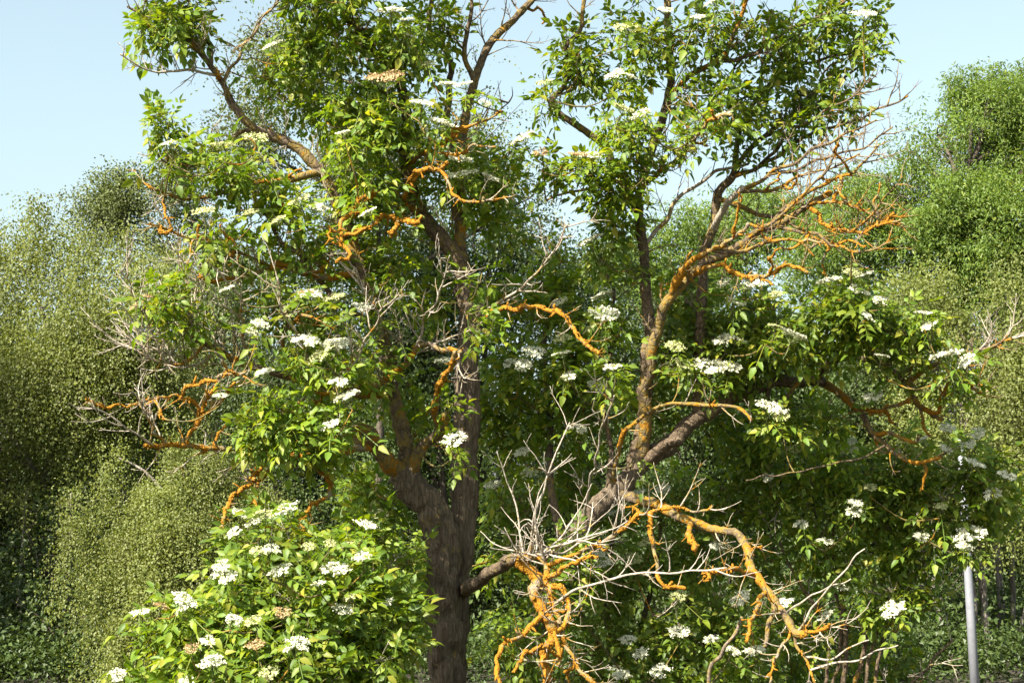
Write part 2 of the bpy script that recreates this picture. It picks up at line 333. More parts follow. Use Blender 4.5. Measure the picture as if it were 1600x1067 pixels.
def tree(name, label, cat, base, lobes, n, leaf=.045, asp=.7, step=.045, per=10, droop=.5, mat='birch_leaf', bark='birch_bark',
         tr=.08, gap=.42, gapf=1.6, shell=.55, group=None, jit=.035, upb=.5, bumpy=.35, stems=1, front=.35, sub=11, rs=(.26, .48)):
    base = np.array([base[0], base[1], 0.0]); root = empty(name, base); tag(root, label, cat, group)
    lobes = [(np.array(c, float), np.array(r, float)) for c, r in lobes]
    if sub:
        big = lobes; lobes = []
        for c, r in big:
            for dd in rsphere(sub):
                dd[1] = -abs(dd[1]) if rng.random() < .6 else dd[1]
                lobes.append((c+dd*r*rng.uniform(.5, .85), r*rng.uniform(*rs)*np.array([1.15, 1, .85])))
            lobes.append((c, r*.7))
    else: big = lobes
    w = np.array([(r[0]*r[1]+r[1]*r[2]+r[0]*r[2]) for c, r in lobes]); w = w/w.sum()
    ns = n//per; S = []; O = []; sd = int(rng.integers(1000))
    while sum(map(len, S)) < ns:
        k = rng.choice(len(lobes), ns, p=w); d = rsphere(ns)
        flip = (d[:, 1] > 0) & (rng.random(ns) < front); d[flip, 1] *= -1
        rr = 1-shell*rng.random(ns)**1.6
        C = np.array([l[0] for l in lobes])[k]; R = np.array([l[1] for l in lobes])[k]
        p = C+d*R*(rr*(1+bumpy*(vnoise(C+d*R, 1.3, sd)-.5)*2+.45*bumpy*(vnoise(C+d*R, 4.5, sd+7)-.5)*2))[:, None]
        keep = (vnoise(p, gapf, sd+1)*.65+vnoise(p, gapf*2.7, sd+2)*.35 > gap) & (p[:, 2] > 0.05)
        S.append(p[keep]); O.append(unit(d/R)[keep])
    S = np.vstack(S)[:ns]; O = np.vstack(O)[:ns]
    d = unit(O*.6+rng.normal(0, .5, S.shape)+np.array([0, 0, -droop]))
    v = spray_leaves(S, d, per, step, leaf, asp, jit, O, upb)
    q = np.arange(len(v)).reshape(-1, 4)
    cr = link('crown', np_mesh('crown', v-base, [q], M[mat], smooth=False), root); tag(cr, kind='stuff')
    # woody parts
    top = max(c[2]-r[2]*.3 for c, r in big if min(r) > .42); tops = [c for c, r in lobes]
    mc = np.average(np.array([c for c, r in lobes]), axis=0, weights=w)
    skel = []
    for s in range(stems):
        off = np.array([rng.normal(0, .35), rng.normal(0, .3), 0]) if s else np.zeros(3)
        tip = np.array([mc[0]+off[0]*2, mc[1]+off[1]*2, top]); b = base+off
        pts, _ = catmull([b-[0, 0, .1], b*.82+tip*.18+[rng.normal(0, .05), 0, 0]-[0, 0, 0], b*.5+tip*.5+[rng.normal(0, .12), 0, 0], tip], .12)
        tb = Tubes(); tb.add(pts, np.linspace(tr, tr*.15, len(pts))*(1 if s == 0 else .7), 9, 0, .15, seed=s)
        link('trunk', tb.mesh('trunk', M[bark], base), root); skel.append(pts)
    sk = np.vstack(skel); tb = Tubes()
    for c, r in big:
        if min(r) < .42: continue
        i = int(np.argmin(np.linalg.norm(sk-(c-[0, 0, r[2]*.9+.2]), axis=1)+(sk[:, 2] > c[2])*2))
        pts, _ = catmull([sk[i], (sk[i]+c)/2+[0, 0, -.1], c, c+unit(c-sk[i])*r*.5], .12)
        lb = Tubes(); lb.add(pts, np.linspace(tr*.45, .008, len(pts)), 6, 0, .1)
        link('limb', lb.mesh('limb', M[bark], base), root)
        for e in range(14 if min(r) > .5 else 0):
            dd = rsphere(1)[0]; dd[2] = abs(dd[2])*.7; j = int(rng.integers(len(pts)//3, len(pts)))
            e1 = c+dd*r*rng.uniform(.6, .95); m = (pts[j]+e1)/2+rng.normal(0, .06, 3)
            pp, _ = catmull([pts[j], m, e1], .12); tb.add(pp, np.linspace(.012, .003, len(pp)), 4, cap=False)
    tag(link('twigs', tb.mesh('twigs', M['dark_bark'], base), root), kind='stuff')
    return root
def lobe(px, py, Y, rx, ry, depth=None):
    """lobe from photo extents (px radii) at depth Y"""
    m = mpp(Y); return (P(px, py, Y), (rx*m, (depth if depth else (rx+ry)/2*m), ry*m))

EXEC_BG = True
if EXEC_BG:
    tree('birch_tree', 'broad silver birch with dense small leaves behind the dead orange twigs', 'tree', (-4.6, 14.3),
         [lobe(60, 470, 14, 190, 170), lobe(210, 470, 13.6, 130, 130), lobe(-60, 640, 14, 150, 150), lobe(120, 590, 13.2, 130, 110), lobe(20, 760, 13.4, 90, 90), lobe(220, 600, 14, 90, 80), lobe(60, 320, 14, 25, 30, .4), lobe(150, 365, 14, 70, 45), lobe(20, 370, 14, 80, 45)],
         135000, leaf=.046, per=16, step=.04, jit=.03, droop=1.1, mat='birch_leaf', gap=.39, gapf=1.5, tr=.1, stems=2, sub=15, group='birches of the wood edge')
    tree('birch_tree', 'birch with a grey airy top rising behind the left of the flowering elder', 'tree', (-3.3, 17.5),
         [lobe(205, 280, 17, 60, 25, .5), lobe(275, 262, 17, 45, 35, .5), lobe(165, 325, 17, 60, 35, .7), lobe(290, 325, 17, 80, 50), lobe(190, 320, 17.2, 55, 30, .6), lobe(330, 420, 17, 120, 90), lobe(230, 380, 17, 70, 50), lobe(400, 560, 17, 140, 140)],
         46000, leaf=.05, mat='birch_dark', bark='dark_bark', gap=.5, gapf=2.4, bumpy=.6, shell=.85, tr=.06, group='birches of the wood edge')
    tree('birch_tree', 'low domed birch with drooping sprays beside the white flowering elder shrub', 'tree', (-3.0, 7.4),
         [lobe(225, 735, 7, 95, 70), lobe(320, 705, 7.3, 90, 65), lobe(135, 790, 6.8, 55, 40), lobe(250, 805, 6.7, 90, 50), lobe(380, 770, 7.4, 80, 80), lobe(340, 860, 7, 80, 60), lobe(255, 900, 6.6, 65, 45), lobe(180, 850, 7.0, 50, 30), lobe(185, 985, 6.6, 70, 35), lobe(300, 980, 6.9, 90, 45), lobe(230, 1050, 6.6, 90, 40), lobe(380, 930, 7.2, 80, 70)],
         150000, leaf=.030, step=.030, per=20, jit=.022, mat='birch_leaf', gap=.43, gapf=2.2, tr=.06, droop=1.5, bumpy=.4, sub=16, group='birches of the wood edge')
    tree('birch_tree', 'tall thin birch seen through the crown of the flowering elder', 'tree', (-1.7, 10.4),
         [lobe(480, 120, 10, 120, 110), lobe(420, 60, 10, 70, 70), lobe(760, 190, 10.5, 90, 110), lobe(620, 260, 10.3, 160, 140), lobe(790, 330, 10.2, 90, 90), lobe(400, 230, 10, 80, 70), lobe(560, 30, 10.2, 120, 80)],
         42000, leaf=.042, mat='birch_dark', bark='dark_bark', gap=.52, gapf=2.0, shell=.8, tr=.07, group='birches of the wood edge')
    tree('ash_tree', 'tall bright green ash tree rising above the dead twigs', 'tree', (7.6, 17),
         [lobe(1540, 240, 16, 110, 120, 1.6), lobe(1430, 330, 15.6, 120, 100, 1.5), lobe(1600, 330, 15.4, 140, 170, 1.6), lobe(1470, 440, 15.4, 150, 120, 1.5), lobe(1330, 390, 16.2, 110, 90, 1.2), lobe(1600, 190, 16, 80, 60), lobe(1650, 480, 15.5, 120, 150), lobe(1440, 250, 16.2, 50, 45), lobe(1505, 150, 16, 30, 35, .5), lobe(1565, 130, 16, 45, 25, .6), lobe(1452, 175, 16.2, 18, 25, .3), lobe(1405, 235, 16, 35, 28, .5), lobe(1345, 300, 16, 45, 30, .6), lobe(1500, 320, 15, 80, 60, .9), lobe(1480, 235, 15.8, 75, 60, 1.0), lobe(1540, 190, 15.6, 70, 55, 1.0), lobe(1390, 300, 15.8, 60, 50, .9), lobe(1620, 250, 15, 70, 60, .9), lobe(1560, 420, 14.9, 90, 60, .9)],
         145000, leaf=.075, asp=.36, step=.03, per=9, droop=.25, sub=20, rs=(.36, .56), mat='ash_leaf', bark='dark_bark', gap=.42, gapf=1.5, jit=.035, tr=.14, upb=.9, bumpy=.45)
    tree('ash_tree', 'lower light green ash tree between the two crowns of the elder', 'tree', (3.9, 21),
         [lobe(1160, 350, 20, 110, 80), lobe(1060, 400, 20, 110, 80), lobe(1260, 350, 20, 90, 60), lobe(960, 430, 20, 90, 80), lobe(1120, 500, 20, 160, 120)],
         52000, leaf=.085, asp=.38, step=.035, per=9, droop=.25, mat='ash_leaf', bark='dark_bark', gap=.38, tr=.12, upb=.9)
    tree('birch_tree', 'yellowish birch with fine leaves below the bright green ash', 'tree', (5.2, 9.4),
         [lobe(1500, 560, 9, 120, 110), lobe(1590, 530, 8.8, 110, 150), lobe(1420, 470, 9.2, 90, 60), lobe(1590, 690, 8.6, 110, 110), lobe(1440, 640, 9, 110, 90), lobe(1640, 600, 9, 110, 160)],
         95000, leaf=.038, step=.036, per=16, jit=.024, mat='birch_leaf', gap=.43, tr=.05, droop=1.2, stems=3, group='birches of the wood edge')
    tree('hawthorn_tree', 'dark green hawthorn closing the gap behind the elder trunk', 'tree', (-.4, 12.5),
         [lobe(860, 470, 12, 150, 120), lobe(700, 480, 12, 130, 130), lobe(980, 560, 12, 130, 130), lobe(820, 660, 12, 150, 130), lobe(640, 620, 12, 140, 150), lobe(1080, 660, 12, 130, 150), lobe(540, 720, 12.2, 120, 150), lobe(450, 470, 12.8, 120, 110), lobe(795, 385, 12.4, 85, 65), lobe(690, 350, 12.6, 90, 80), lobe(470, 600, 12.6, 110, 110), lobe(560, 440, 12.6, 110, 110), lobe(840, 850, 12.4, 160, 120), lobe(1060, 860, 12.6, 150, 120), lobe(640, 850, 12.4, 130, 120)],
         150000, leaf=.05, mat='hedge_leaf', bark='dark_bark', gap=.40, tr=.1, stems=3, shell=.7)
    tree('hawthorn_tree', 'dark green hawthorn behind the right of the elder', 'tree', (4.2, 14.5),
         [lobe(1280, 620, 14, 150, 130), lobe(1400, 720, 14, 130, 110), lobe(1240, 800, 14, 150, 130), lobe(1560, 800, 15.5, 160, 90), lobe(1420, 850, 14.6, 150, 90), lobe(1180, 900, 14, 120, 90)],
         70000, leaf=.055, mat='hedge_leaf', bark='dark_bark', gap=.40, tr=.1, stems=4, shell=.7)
    tree('hazel_shade_tree', 'hazel added close behind the right limbs of the elder to shade the lower right', 'tree', (2.7, 9.2),
         [((2.6, 8.8, 3.0), (1.0, .8, .8)), ((3.5, 9.0, 2.6), (.8, .8, .7)), ((1.9, 8.9, 2.4), (.8, .7, .8)), ((4.0, 9.4, 3.2), (.6, .6, .6)), ((3.0, 9.0, 1.9), (.9, .6, .6))], 42000, leaf=.05, mat='hedge_leaf', bark='dark_bark', gap=.4, tr=.05, stems=4)  # tree put in to cast shade on the lower right background
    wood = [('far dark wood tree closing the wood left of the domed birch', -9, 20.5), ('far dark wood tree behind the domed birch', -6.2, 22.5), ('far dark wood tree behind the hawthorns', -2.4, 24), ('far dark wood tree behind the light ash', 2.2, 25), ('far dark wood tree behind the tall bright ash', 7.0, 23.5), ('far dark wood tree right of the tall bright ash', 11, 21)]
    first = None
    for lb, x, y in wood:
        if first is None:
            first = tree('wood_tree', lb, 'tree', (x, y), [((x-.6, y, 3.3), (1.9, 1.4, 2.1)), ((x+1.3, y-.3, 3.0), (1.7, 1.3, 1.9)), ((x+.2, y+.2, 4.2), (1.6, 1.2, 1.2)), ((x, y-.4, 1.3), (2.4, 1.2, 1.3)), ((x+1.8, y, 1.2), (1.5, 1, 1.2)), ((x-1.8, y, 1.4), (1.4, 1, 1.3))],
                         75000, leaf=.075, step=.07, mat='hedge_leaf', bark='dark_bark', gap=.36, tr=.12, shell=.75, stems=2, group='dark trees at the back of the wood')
        else:
            r = first.copy(); COL.objects.link(r); r.location = (x, y, 0); r.rotation_euler.z = rng.uniform(-.5, .5); s = rng.uniform(.9, 1.12); r.scale = (s, s, s*.95); r['label'] = lb
            for ch in list(first.children):
                c = ch.copy(); COL.objects.link(c); c.parent = r
    for lb, x, y in (('unseen tall wood tree left of the broad birch, placed to shade the wood edge', -8.9, 10.7), ('unseen tall wood tree left of the brambles, placed to shade them', -7.7, 7.3)):  # two trees out of view, set to shade the lower left
        r = first.copy(); COL.objects.link(r); r.location = (x, y, 0); r.rotation_euler.z = rng.uniform(-.5, .5); r.scale = (.58, .58, 1.3); r['label'] = lb
        for ch in list(first.children):
            c = ch.copy(); COL.objects.link(c); c.parent = r
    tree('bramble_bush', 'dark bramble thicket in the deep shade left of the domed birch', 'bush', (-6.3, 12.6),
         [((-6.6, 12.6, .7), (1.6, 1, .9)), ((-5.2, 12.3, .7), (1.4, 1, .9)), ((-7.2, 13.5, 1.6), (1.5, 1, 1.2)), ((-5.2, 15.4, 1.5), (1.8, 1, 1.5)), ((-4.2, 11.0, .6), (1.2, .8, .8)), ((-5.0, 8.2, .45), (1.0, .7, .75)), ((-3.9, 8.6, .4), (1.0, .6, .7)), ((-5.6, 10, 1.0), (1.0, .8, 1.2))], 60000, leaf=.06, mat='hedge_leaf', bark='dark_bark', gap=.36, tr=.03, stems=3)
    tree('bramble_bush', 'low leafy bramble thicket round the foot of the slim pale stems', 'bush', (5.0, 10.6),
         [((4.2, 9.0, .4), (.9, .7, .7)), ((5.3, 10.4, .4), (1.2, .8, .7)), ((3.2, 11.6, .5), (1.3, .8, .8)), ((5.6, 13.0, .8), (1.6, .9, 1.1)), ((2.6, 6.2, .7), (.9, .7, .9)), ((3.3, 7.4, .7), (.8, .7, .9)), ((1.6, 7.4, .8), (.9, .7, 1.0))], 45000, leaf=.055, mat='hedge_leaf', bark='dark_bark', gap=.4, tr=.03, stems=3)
# slim pale birch stems standing at the wood edge
def slim(px, pyt, Y, r, lean, label):
    m = mpp(Y); top = P(px, pyt, Y); b = np.array([top[0]+lean, Y, 0]); root = empty('birch_sapling', b)
    tag(root, label, 'tree', 'slim pale birch stems at the wood edge')
    pts, _ = catmull([b-[0, 0, .1], b+[0.03*rng.normal(), 0, .6], b*.4+top*.6+[.04*rng.normal(), 0, 0], top, top+[rng.normal()*.1, .1, 1.2]], .08)
    tb = Tubes(); tb.add(pts, np.linspace(r, r*.45, len(pts)), 8, 0, .15, seed=int(px)); link('trunk', tb.mesh('trunk', M['birch_bark'], b), root)
    tw = Tubes(); lv = []
    for k in range(16):
        j = int(rng.integers(len(pts)//3, len(pts))); d = unit([rng.normal(), rng.normal()*.6, .5]); L = rng.uniform(.3, .7)
        pp, _ = catmull([pts[j], pts[j]+d*L*.5, pts[j]+d*L+[0, 0, -.08]], .08); tw.add(pp, np.linspace(.007, .002, len(pp)), 4, cap=False)
        if pts[j][2] > 1.5: lv.append(pp[len(pp)//2:])
    tag(link('twigs', tw.mesh('twigs', M['dark_bark'], b), root), kind='stuff')
    S = np.vstack(lv) if lv else pts[-3:]; S = np.repeat(S, 5, 0)+rng.normal(0, .06, (len(S)*5, 3)); O = rsphere(len(S))
    v = spray_leaves(S, unit(O+[0, 0, -.6]), 8, .04, .042, .7, .03, O, .5)
    tag(link('crown', np_mesh('crown', v-b, [np.arange(len(v)).reshape(-1, 4)], M['birch_leaf'], smooth=False), root), kind='stuff')
slim(1528, 720, 9.4, .045, .05, 'thickest pale birch stem just behind the grey metal post')
slim(1547, 760, 10.2, .026, .0, 'thin birch stem between the thickest pale stem and the twin stems')
slim(1578, 740, 9.8, .034, -.04, 'straight pale birch stem with peeling bark right of the metal post')
slim(1562, 760, 11.2, .024, .03, 'faint thin birch stem in the shade right of the metal post')
slim(1460, 850, 8.6, .028, .02, 'crooked white birch stem left of the metal post')
slim(1440, 840, 11.0, .05, .02, 'brown shaded stem behind the crooked white birch stem')
slim(30, 930, 11.5, .03, .03, 'dark slim stem in the deep shade left of the domed birch')
slim(108, 920, 11, .03, -.03, 'reddish slim stem in the deep shade beside the domed birch')

# ------------------------------------------------------------------ grey metal post
def post():
    Y = 6.4; b = P(1523, 1067, Y); t = P(1501, 700, Y); ax = unit(t-b); b0 = b-ax*(b[2]/ax[2]); L = np.linalg.norm(t-b0)+.05
    root = empty('metal_post', b0); tag(root, 'grey galvanised metal post standing behind the shaded elder leaves', 'post')
    mat = plain_mat('galvanised steel', [(0.17, 0.175, 0.19), (0.22, 0.225, 0.24), (0.195, 0.20, 0.215)], .55, 14, .15)
    def tube(name, zs, rs, sides=20):
        tb = Tubes(); tb.add([b0+ax*z for z in zs], rs, sides); link(name, tb.mesh(name, mat, b0), root)
    tube('shaft', [-.1, .8, 1.6, L], [.048, .042, .038, .031])
    tube('collar', [L-.06, L-.055, L+.0, L+.01], [.034, .040, .040, .036])
    tube('cap', [L+.011, L+.03, L+.045, L+.05], [.038, .034, .02, .006])
    tube('base_flange', [-.02, .03, .04], [.085, .085, .06])
post()

# ------------------------------------------------------------------ undergrowth (nobody could count it)
def undergrowth():
    n = 9500; x = rng.uniform(-9, 9, n); y = 6.9+12.1*rng.random(n)**1.3; nz = vnoise(np.stack([x, y, x*0], -1), .5, 8)
    keep = nz > .24; x, y = x[keep], y[keep]; h = rng.uniform(.08, .36, len(x))*(0.5+nz[keep])
    S = np.stack([x, y, h], -1); S = np.repeat(S, 3, 0)+rng.normal(0, .12, (len(S)*3, 3)); S[:, 2] = np.abs(S[:, 2]); O = rsphere(len(S)); O[:, 2] = abs(O[:, 2])
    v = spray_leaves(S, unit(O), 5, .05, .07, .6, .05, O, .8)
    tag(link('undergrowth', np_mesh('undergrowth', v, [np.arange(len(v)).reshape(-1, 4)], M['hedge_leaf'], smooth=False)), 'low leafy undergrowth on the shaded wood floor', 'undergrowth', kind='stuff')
    n = 60000; x = rng.uniform(-12, 12, n); y = rng.uniform(-9, 2.5, n); b = np.stack([x, y, x*0-.02], -1)
    a = rng.uniform(0, 6.28, n); w = np.stack([np.cos(a), np.sin(a), a*0], -1)*.006; L = rng.uniform(.08, .28, n)
    t = b+np.stack([rng.normal(0, .06, n), rng.normal(0, .06, n), L], -1); m = (b+t)/2+[0, 0, .02]
    v = np.stack([b-w, b+w, m+w*.7, m-w*.7, t], 1).reshape(-1, 3); i = (np.arange(n)*5)[:, None]
    me = np_mesh('grass', v, [i+np.array([[0, 1, 2, 3]]), i+np.array([[3, 2, 4]])], M['hedge_leaf'], smooth=False)
    tag(link('grass', me), 'rough green grass round the foot of the elder', 'grass', kind='stuff')
undergrowth()

# ------------------------------------------------------------------ the elder: traced limbs, twigs grown on them, leafy shoots, flower heads
CLEAR = []
class Elder:
    def __init__(self, name, label, cat, base, group=None):
        self.base = np.array(base, float); self.root = empty(name, base); tag(self.root, label, cat, group)
        self.L = {}; self.sp = []; self.sr = []; self.live = Tubes(); self.leaf = []; self.nf = 0
    def limb(self, key, parent, pts, r0, r1, d1, lichen=.2, d0=None, part='limb', mat='bark', lump=.35, dmid=None, sides=9, ridge=0.0):
        """pts in photo pixels; depth runs from the parent's depth (or d0) to d1"""
        pts = [tuple(map(float, p)) for p in pts]
        if part == 'trunk': lichen -= .15
        elif mat == 'bark' and lichen < .5: mat = 'limb_bark'
        if lichen >= .5 and mat == 'bark': mat = 'twig_brown'
        if parent:
            sp = self.L[parent]; q = project(sp)[:, :2]; i = int(np.argmin(((q-np.array(pts[0]))**2).sum(1))); d0 = sp[i][1]; pts[0] = tuple(q[i])
        a = np.array(pts); s = np.concatenate([[0], np.cumsum(np.linalg.norm(np.diff(a, axis=0), axis=1))]); s /= s[-1]
        dep = d0+(d1-d0)*s
        if dmid is not None: dep = dep+dmid*4*s*(1-s)
        p3 = P(a[:, 0], a[:, 1], dep)
        if parent: p3[0] = sp[i]
        orange = lichen >= .5; st = .010 if orange else .018; c, par = catmull(p3, st); sd = abs(hash(key)) % 97 if False else sum(map(ord, key)) % 97
        k = len(c); u = np.linspace(0, 1, k)
        wob = np.stack([vnoise(np.stack([u*k*st*5, u*0+j, u*0+sd], -1), 1.6, j)-.5 for j in range(3)], -1)
        m = mpp((d0+d1)/2); c = c+wob*min(.035, r0*m*1.4)*np.array([1, 1, 1.])*np.minimum(1, u*6)[:, None]
        if not orange and part == 'branch':
            kn = np.stack([vnoise(c+j*3.3, 9, sd+j)-.5 for j in range(3)], -1); c = c+kn*.045*np.minimum(1, u*4)[:, None]
        if orange:
            kn = np.stack([vnoise(c+j*7.7, 22, sd+j)-.5 for j in range(3)], -1); c = c+kn*.030*np.minimum(1, u*6)[:, None]
        r = (r0+(r1-r0)*u**.9)*m*(.66 if orange else .78 if part != 'trunk' else .96)
        li = lichen-.03+(.85 if orange else .5)*(vnoise(c, 9 if orange else 7, sd)-.5)
        if orange: r = r*(.75+.5*vnoise(c, 16, sd+7))
        if len(c) > 4:
            tb = Tubes(); tb.add(c, r, sides, li, lump, ridge, seed=sd)
            if lichen >= .3:
                for _ in range(int(k*st/.02*lichen*(1 if orange else .5))):            # broken spurs
                    j = int(rng.integers(k//6, k)); t = unit(c[min(j+3, k-1)]-c[max(j-3, 0)]); dd = unit(rsphere(1)[0]+t*.5+[0, -.2, .1]); Ls = rng.uniform(.012, .05)
                    if rng.random() < .45: tb.add(np.array([c[j], c[j]+dd*(r[j]+Ls*.5)+rng.normal(0, .004, 3), c[j]+dd*(r[j]+Ls)]), np.array([.0055, .0045, .003])*rng.uniform(.6, 1.1), 5, li[j], .5)
                nt_ = int(k*st/.0013*max(0, lichen-.25))                               # crusty lichen tufts
                j = rng.integers(0, k, nt_); ok = li[j] > .42; j = j[ok]; nt_ = len(j)
                if nt_:
                    dd = rsphere(nt_); t = unit(np.gradient(c, axis=0))[j]; dd = unit(dd-(dd*t).sum(1, keepdims=True)*t)
                    cc = c[j]+dd*(r[j]*.95)[:, None]; sz = rng.uniform(.0025, .0085, nt_)
                    oc = np.array([[1, 0, 0], [-1, 0, 0], [0, 1, 0], [0, -1, 0], [0, 0, 1], [0, 0, -1]])
                    vv = cc[:, None]+oc[None]*sz[:, None, None]*rng.uniform(.5, 1.3, (nt_, 6, 1)); f = np.array([[0, 2, 4], [2, 1, 4], [1, 3, 4], [3, 0, 4], [2, 0, 5], [1, 2, 5], [3, 1, 5], [0, 3, 5]])
                    tb.f3.append((f[None]+(np.arange(nt_)*6)[:, None, None]).reshape(-1, 3)+tb.n); tb.v.append(vv.reshape(-1, 3)); tb.a.append(np.repeat(np.maximum(li[j], .6), 6)); tb.n += nt_*6
            link(part, tb.mesh(part, M[mat], self.base), self.root)
        if lichen >= .3 or (r0 >= 14 and key != 'R') or mat == 'twig': CLEAR.append((project(c[::6]), min(r0, 16)))
        self.L[key] = c; self.sp.append(c[::2]); self.sr.append(r[::2]); return c
    def skel(self): return np.vstack(self.sp), np.concatenate(self.sr)
    def shoots(self, S, D, flower=None, leaves=6):
        """connect every shoot base with a twig to the nearest wood and hang leaves round its tip"""
        sp, sr = self.skel(); left = len(S); order = np.argsort([np.min(((sp-s)**2).sum(1)) for s in S])
        buf_p = np.zeros((len(sp)+len(S)*8, 3)); buf_p[:len(sp)] = sp; n = len(sp)
        for i in order:
            s = S[i]; dl = buf_p[:n]-s; dist = np.linalg.norm(dl, axis=1)+np.maximum(dl[:, 2], 0)*.8
            j = int(np.argmin(dist)); p0 = buf_p[j]; L = np.linalg.norm(s-p0)
            if L > .03:
                mid = (p0+s)/2+rng.normal(0, .05*L, 3)-[0, 0, .12*L]
                pp, _ = catmull([p0, mid, s], max(.03, L/7)); r0 = .0035+.006*min(L, 1.2)
                self.live.add(pp, np.linspace(r0, .003, len(pp)), 5, .15+.3*rng.random(), cap=False)
                k = min(len(pp), 8); buf_p[n:n+k] = pp[np.linspace(0, len(pp)-1, k).astype(int)]; n += k
            d = unit(D[i]); tipL = rng.uniform(.06, .16); tip = s+d*tipL
            pp = np.array([s, s+d*tipL*.5+rng.normal(0, .004, 3), tip]); self.live.add(pp, [.003, .0026, .0018], 4, .0, cap=False)
            a = unit(np.cross(d, [rng.normal(), rng.normal(), .2])); b = np.cross(d, a)
            nl = leaves if np.isscalar(leaves) else leaves[i]
            for q in range(int(nl)):
                t = (q//2+.6)/(nl/2); side = (a if (q//2) % 2 == 0 else b)*(1 if q % 2 else -1)
                fw = unit(side+d*rng.uniform(.1, .7)+rng.normal(0, .22, 3)); fw[2] -= .12
                upn = unit(d*.7+np.array([0, 0, .7])+np.array(to_sun)*.35+rng.normal(0, .25, 3))
                self.leaf.append((s+d*tipL*t, fw, upn, rng.uniform(.52, 1.15)*(1 if q >= 2 else 1.08)))
    def flower(self, p, nrm, width, meshes):
        me = meshes[int(rng.integers(len(meshes)))]; o = link('flower_head', me, self.root)
        z = Vector(nrm).normalized(); q = z.to_track_quat('Z', 'Y'); o.rotation_mode = 'QUATERNION'
        o.rotation_quaternion = q @ Matrix.Rotation(rng.uniform(0, 6.28), 3, 'Z').to_quaternion()
        s = width/.14; o.scale = (s, s, s*rng.uniform(.85, 1.1)); o.location = Vector(p)-Vector(self.base)
    def dead_twig(self, tb, p, d, L, lich=.25, lvl=0, up=.5, r=None, sp=.085):
        n = max(4, int(L/.025)); pts = [np.array(p, float)]; d = unit(np.array(d, float)); st = L/n
        bend = rng.normal(0, .5, 3)
        for i in range(n):
            d = unit(d+np.array([0, 0, up*.10])+bend*.07+rng.normal(0, .10, 3)); pts.append(pts[-1]+d*st)
        pts = np.array(pts); r = r or (.0026+.0085*L); rr = np.linspace(r, max(.0011, r*.28), len(pts)); u = np.linspace(0, 1, len(pts))
        li = lich+.5*(vnoise(pts, 9, 3)-.5)-.22*u
        rr = rr*(1+.3*(vnoise(pts, 30, 5)-.3)*(rr > .002))
        tb.add(pts, rr, 5 if lvl == 0 else 4, li, .25 if lvl == 0 else 0, cap=True)
        if lvl < 2 and L > .09:
            for q in range(max(1, int(L/sp))):
                j = int(rng.integers(max(1, n//5), n)); a = unit(np.cross(pts[min(j+1, n)]-pts[j-1], rsphere(1)[0]))
                for sgn in ((1, -1) if rng.random() < .45 else (1,)):
                    dd = unit(unit(pts[min(j+1, n)]-pts[j-1])*.75+a*sgn*.75+[0, 0, .1])
                    self.dead_twig(tb, pts[j], dd, L*rng.uniform(.22, .5)*(1-.35*j/n), lich-.02, lvl+1, up, r=min(rr[j]*.75, .0022+.006*L*.4), sp=sp)
    def dead_on(self, key, n, L, lich=.25, t0=.2, t1=1.0, up=.5, dirs=None, part='twigs', out=1.0, sp=.085, mat='twig'):
        c = self.L[key]; k = len(c); tb = Tubes()
        for i in range(n):
            j = int(np.clip(k*(t0+(t1-t0)*((i+rng.random())/n)), 1, k-2)); t = unit(c[min(j+3, k-1)]-c[max(j-3, 0)])
            a = rsphere(1)[0]; a = unit(a-(a@t)*t)
            if dirs is not None: dd = np.array(dirs)+rng.normal(0, .35, 3)+t*.3
            else: dd = t*.45+a*out+[0, -.3, .25]
            self.dead_twig(tb, c[j], dd, L*rng.uniform(.45, 1.15), lich, up=up, sp=sp)
        tag(link(part, tb.mesh(part, M[mat], self.base), self.root), kind='stuff')
    def finish(self, keep=300):
        if self.leaf:                                             # leaves stand clear of the bare limbs
            lp = np.array([l[0] for l in self.leaf]); pj = project(lp); drop = np.zeros(len(lp), bool)
            for q, rr in CLEAR:
                d2 = ((pj[:, None, :2]-q[None, :, :2])**2).sum(2); j = d2.argmin(1)
                drop |= (np.sqrt(d2[np.arange(len(lp)), j]) < rr+9) & (pj[:, 2] < q[j, 2]+.03)
            drop &= rng.random(len(lp)) < .75
            self.leaf = [l for l, d in zip(self.leaf, drop) if not d]
        if self.live.v: tag(link('twigs', self.live.mesh('twigs', M['twig_live'], self.base), self.root), kind='stuff')
        pos = np.array([l[0] for l in self.leaf]); R = frames(np.array([l[1] for l in self.leaf]), np.array([l[2] for l in self.leaf]))
        sc = np.array([l[3] for l in self.leaf]); tid = rng.integers(0, len(LEAF), len(pos))
        q = project(pos); inside = (q[:, 0] > 10) & (q[:, 0] < 1590) & (q[:, 1] > 10) & (q[:, 1] < 1057)
        face = np.abs((R[:, :, 2]*unit(CAM-pos)).sum(1)); score = sc*(.3+face)*np.exp(-(q[:, 2]-q[:, 2].min())*.9)*inside
        top = np.argsort(-score)[:keep]; mask = np.ones(len(pos), bool); mask[top] = False
        if not hasattr(Elder, 'leaf_me'): Elder.leaf_me = [np_mesh('leaf', v, [qq, tt], M['elder_leaf']) for v, qq, tt in LEAF]
        for i in top:
            o = link('leaf', Elder.leaf_me[tid[i]], self.root)
            o.matrix_local = Matrix.Translation(Vector(pos[i]-self.base)) @ Matrix(R[i].tolist()).to_4x4() @ Matrix.Scale(sc[i], 4)
        tag(link('foliage', joined_leaves('foliage', tid[mask], R[mask], pos[mask], sc[mask], M['elder_leaf'], self.base), self.root), kind='stuff')
        print(self.root.name, 'leaves', len(pos), 'flowers', self.nf)
DENS = 1.05
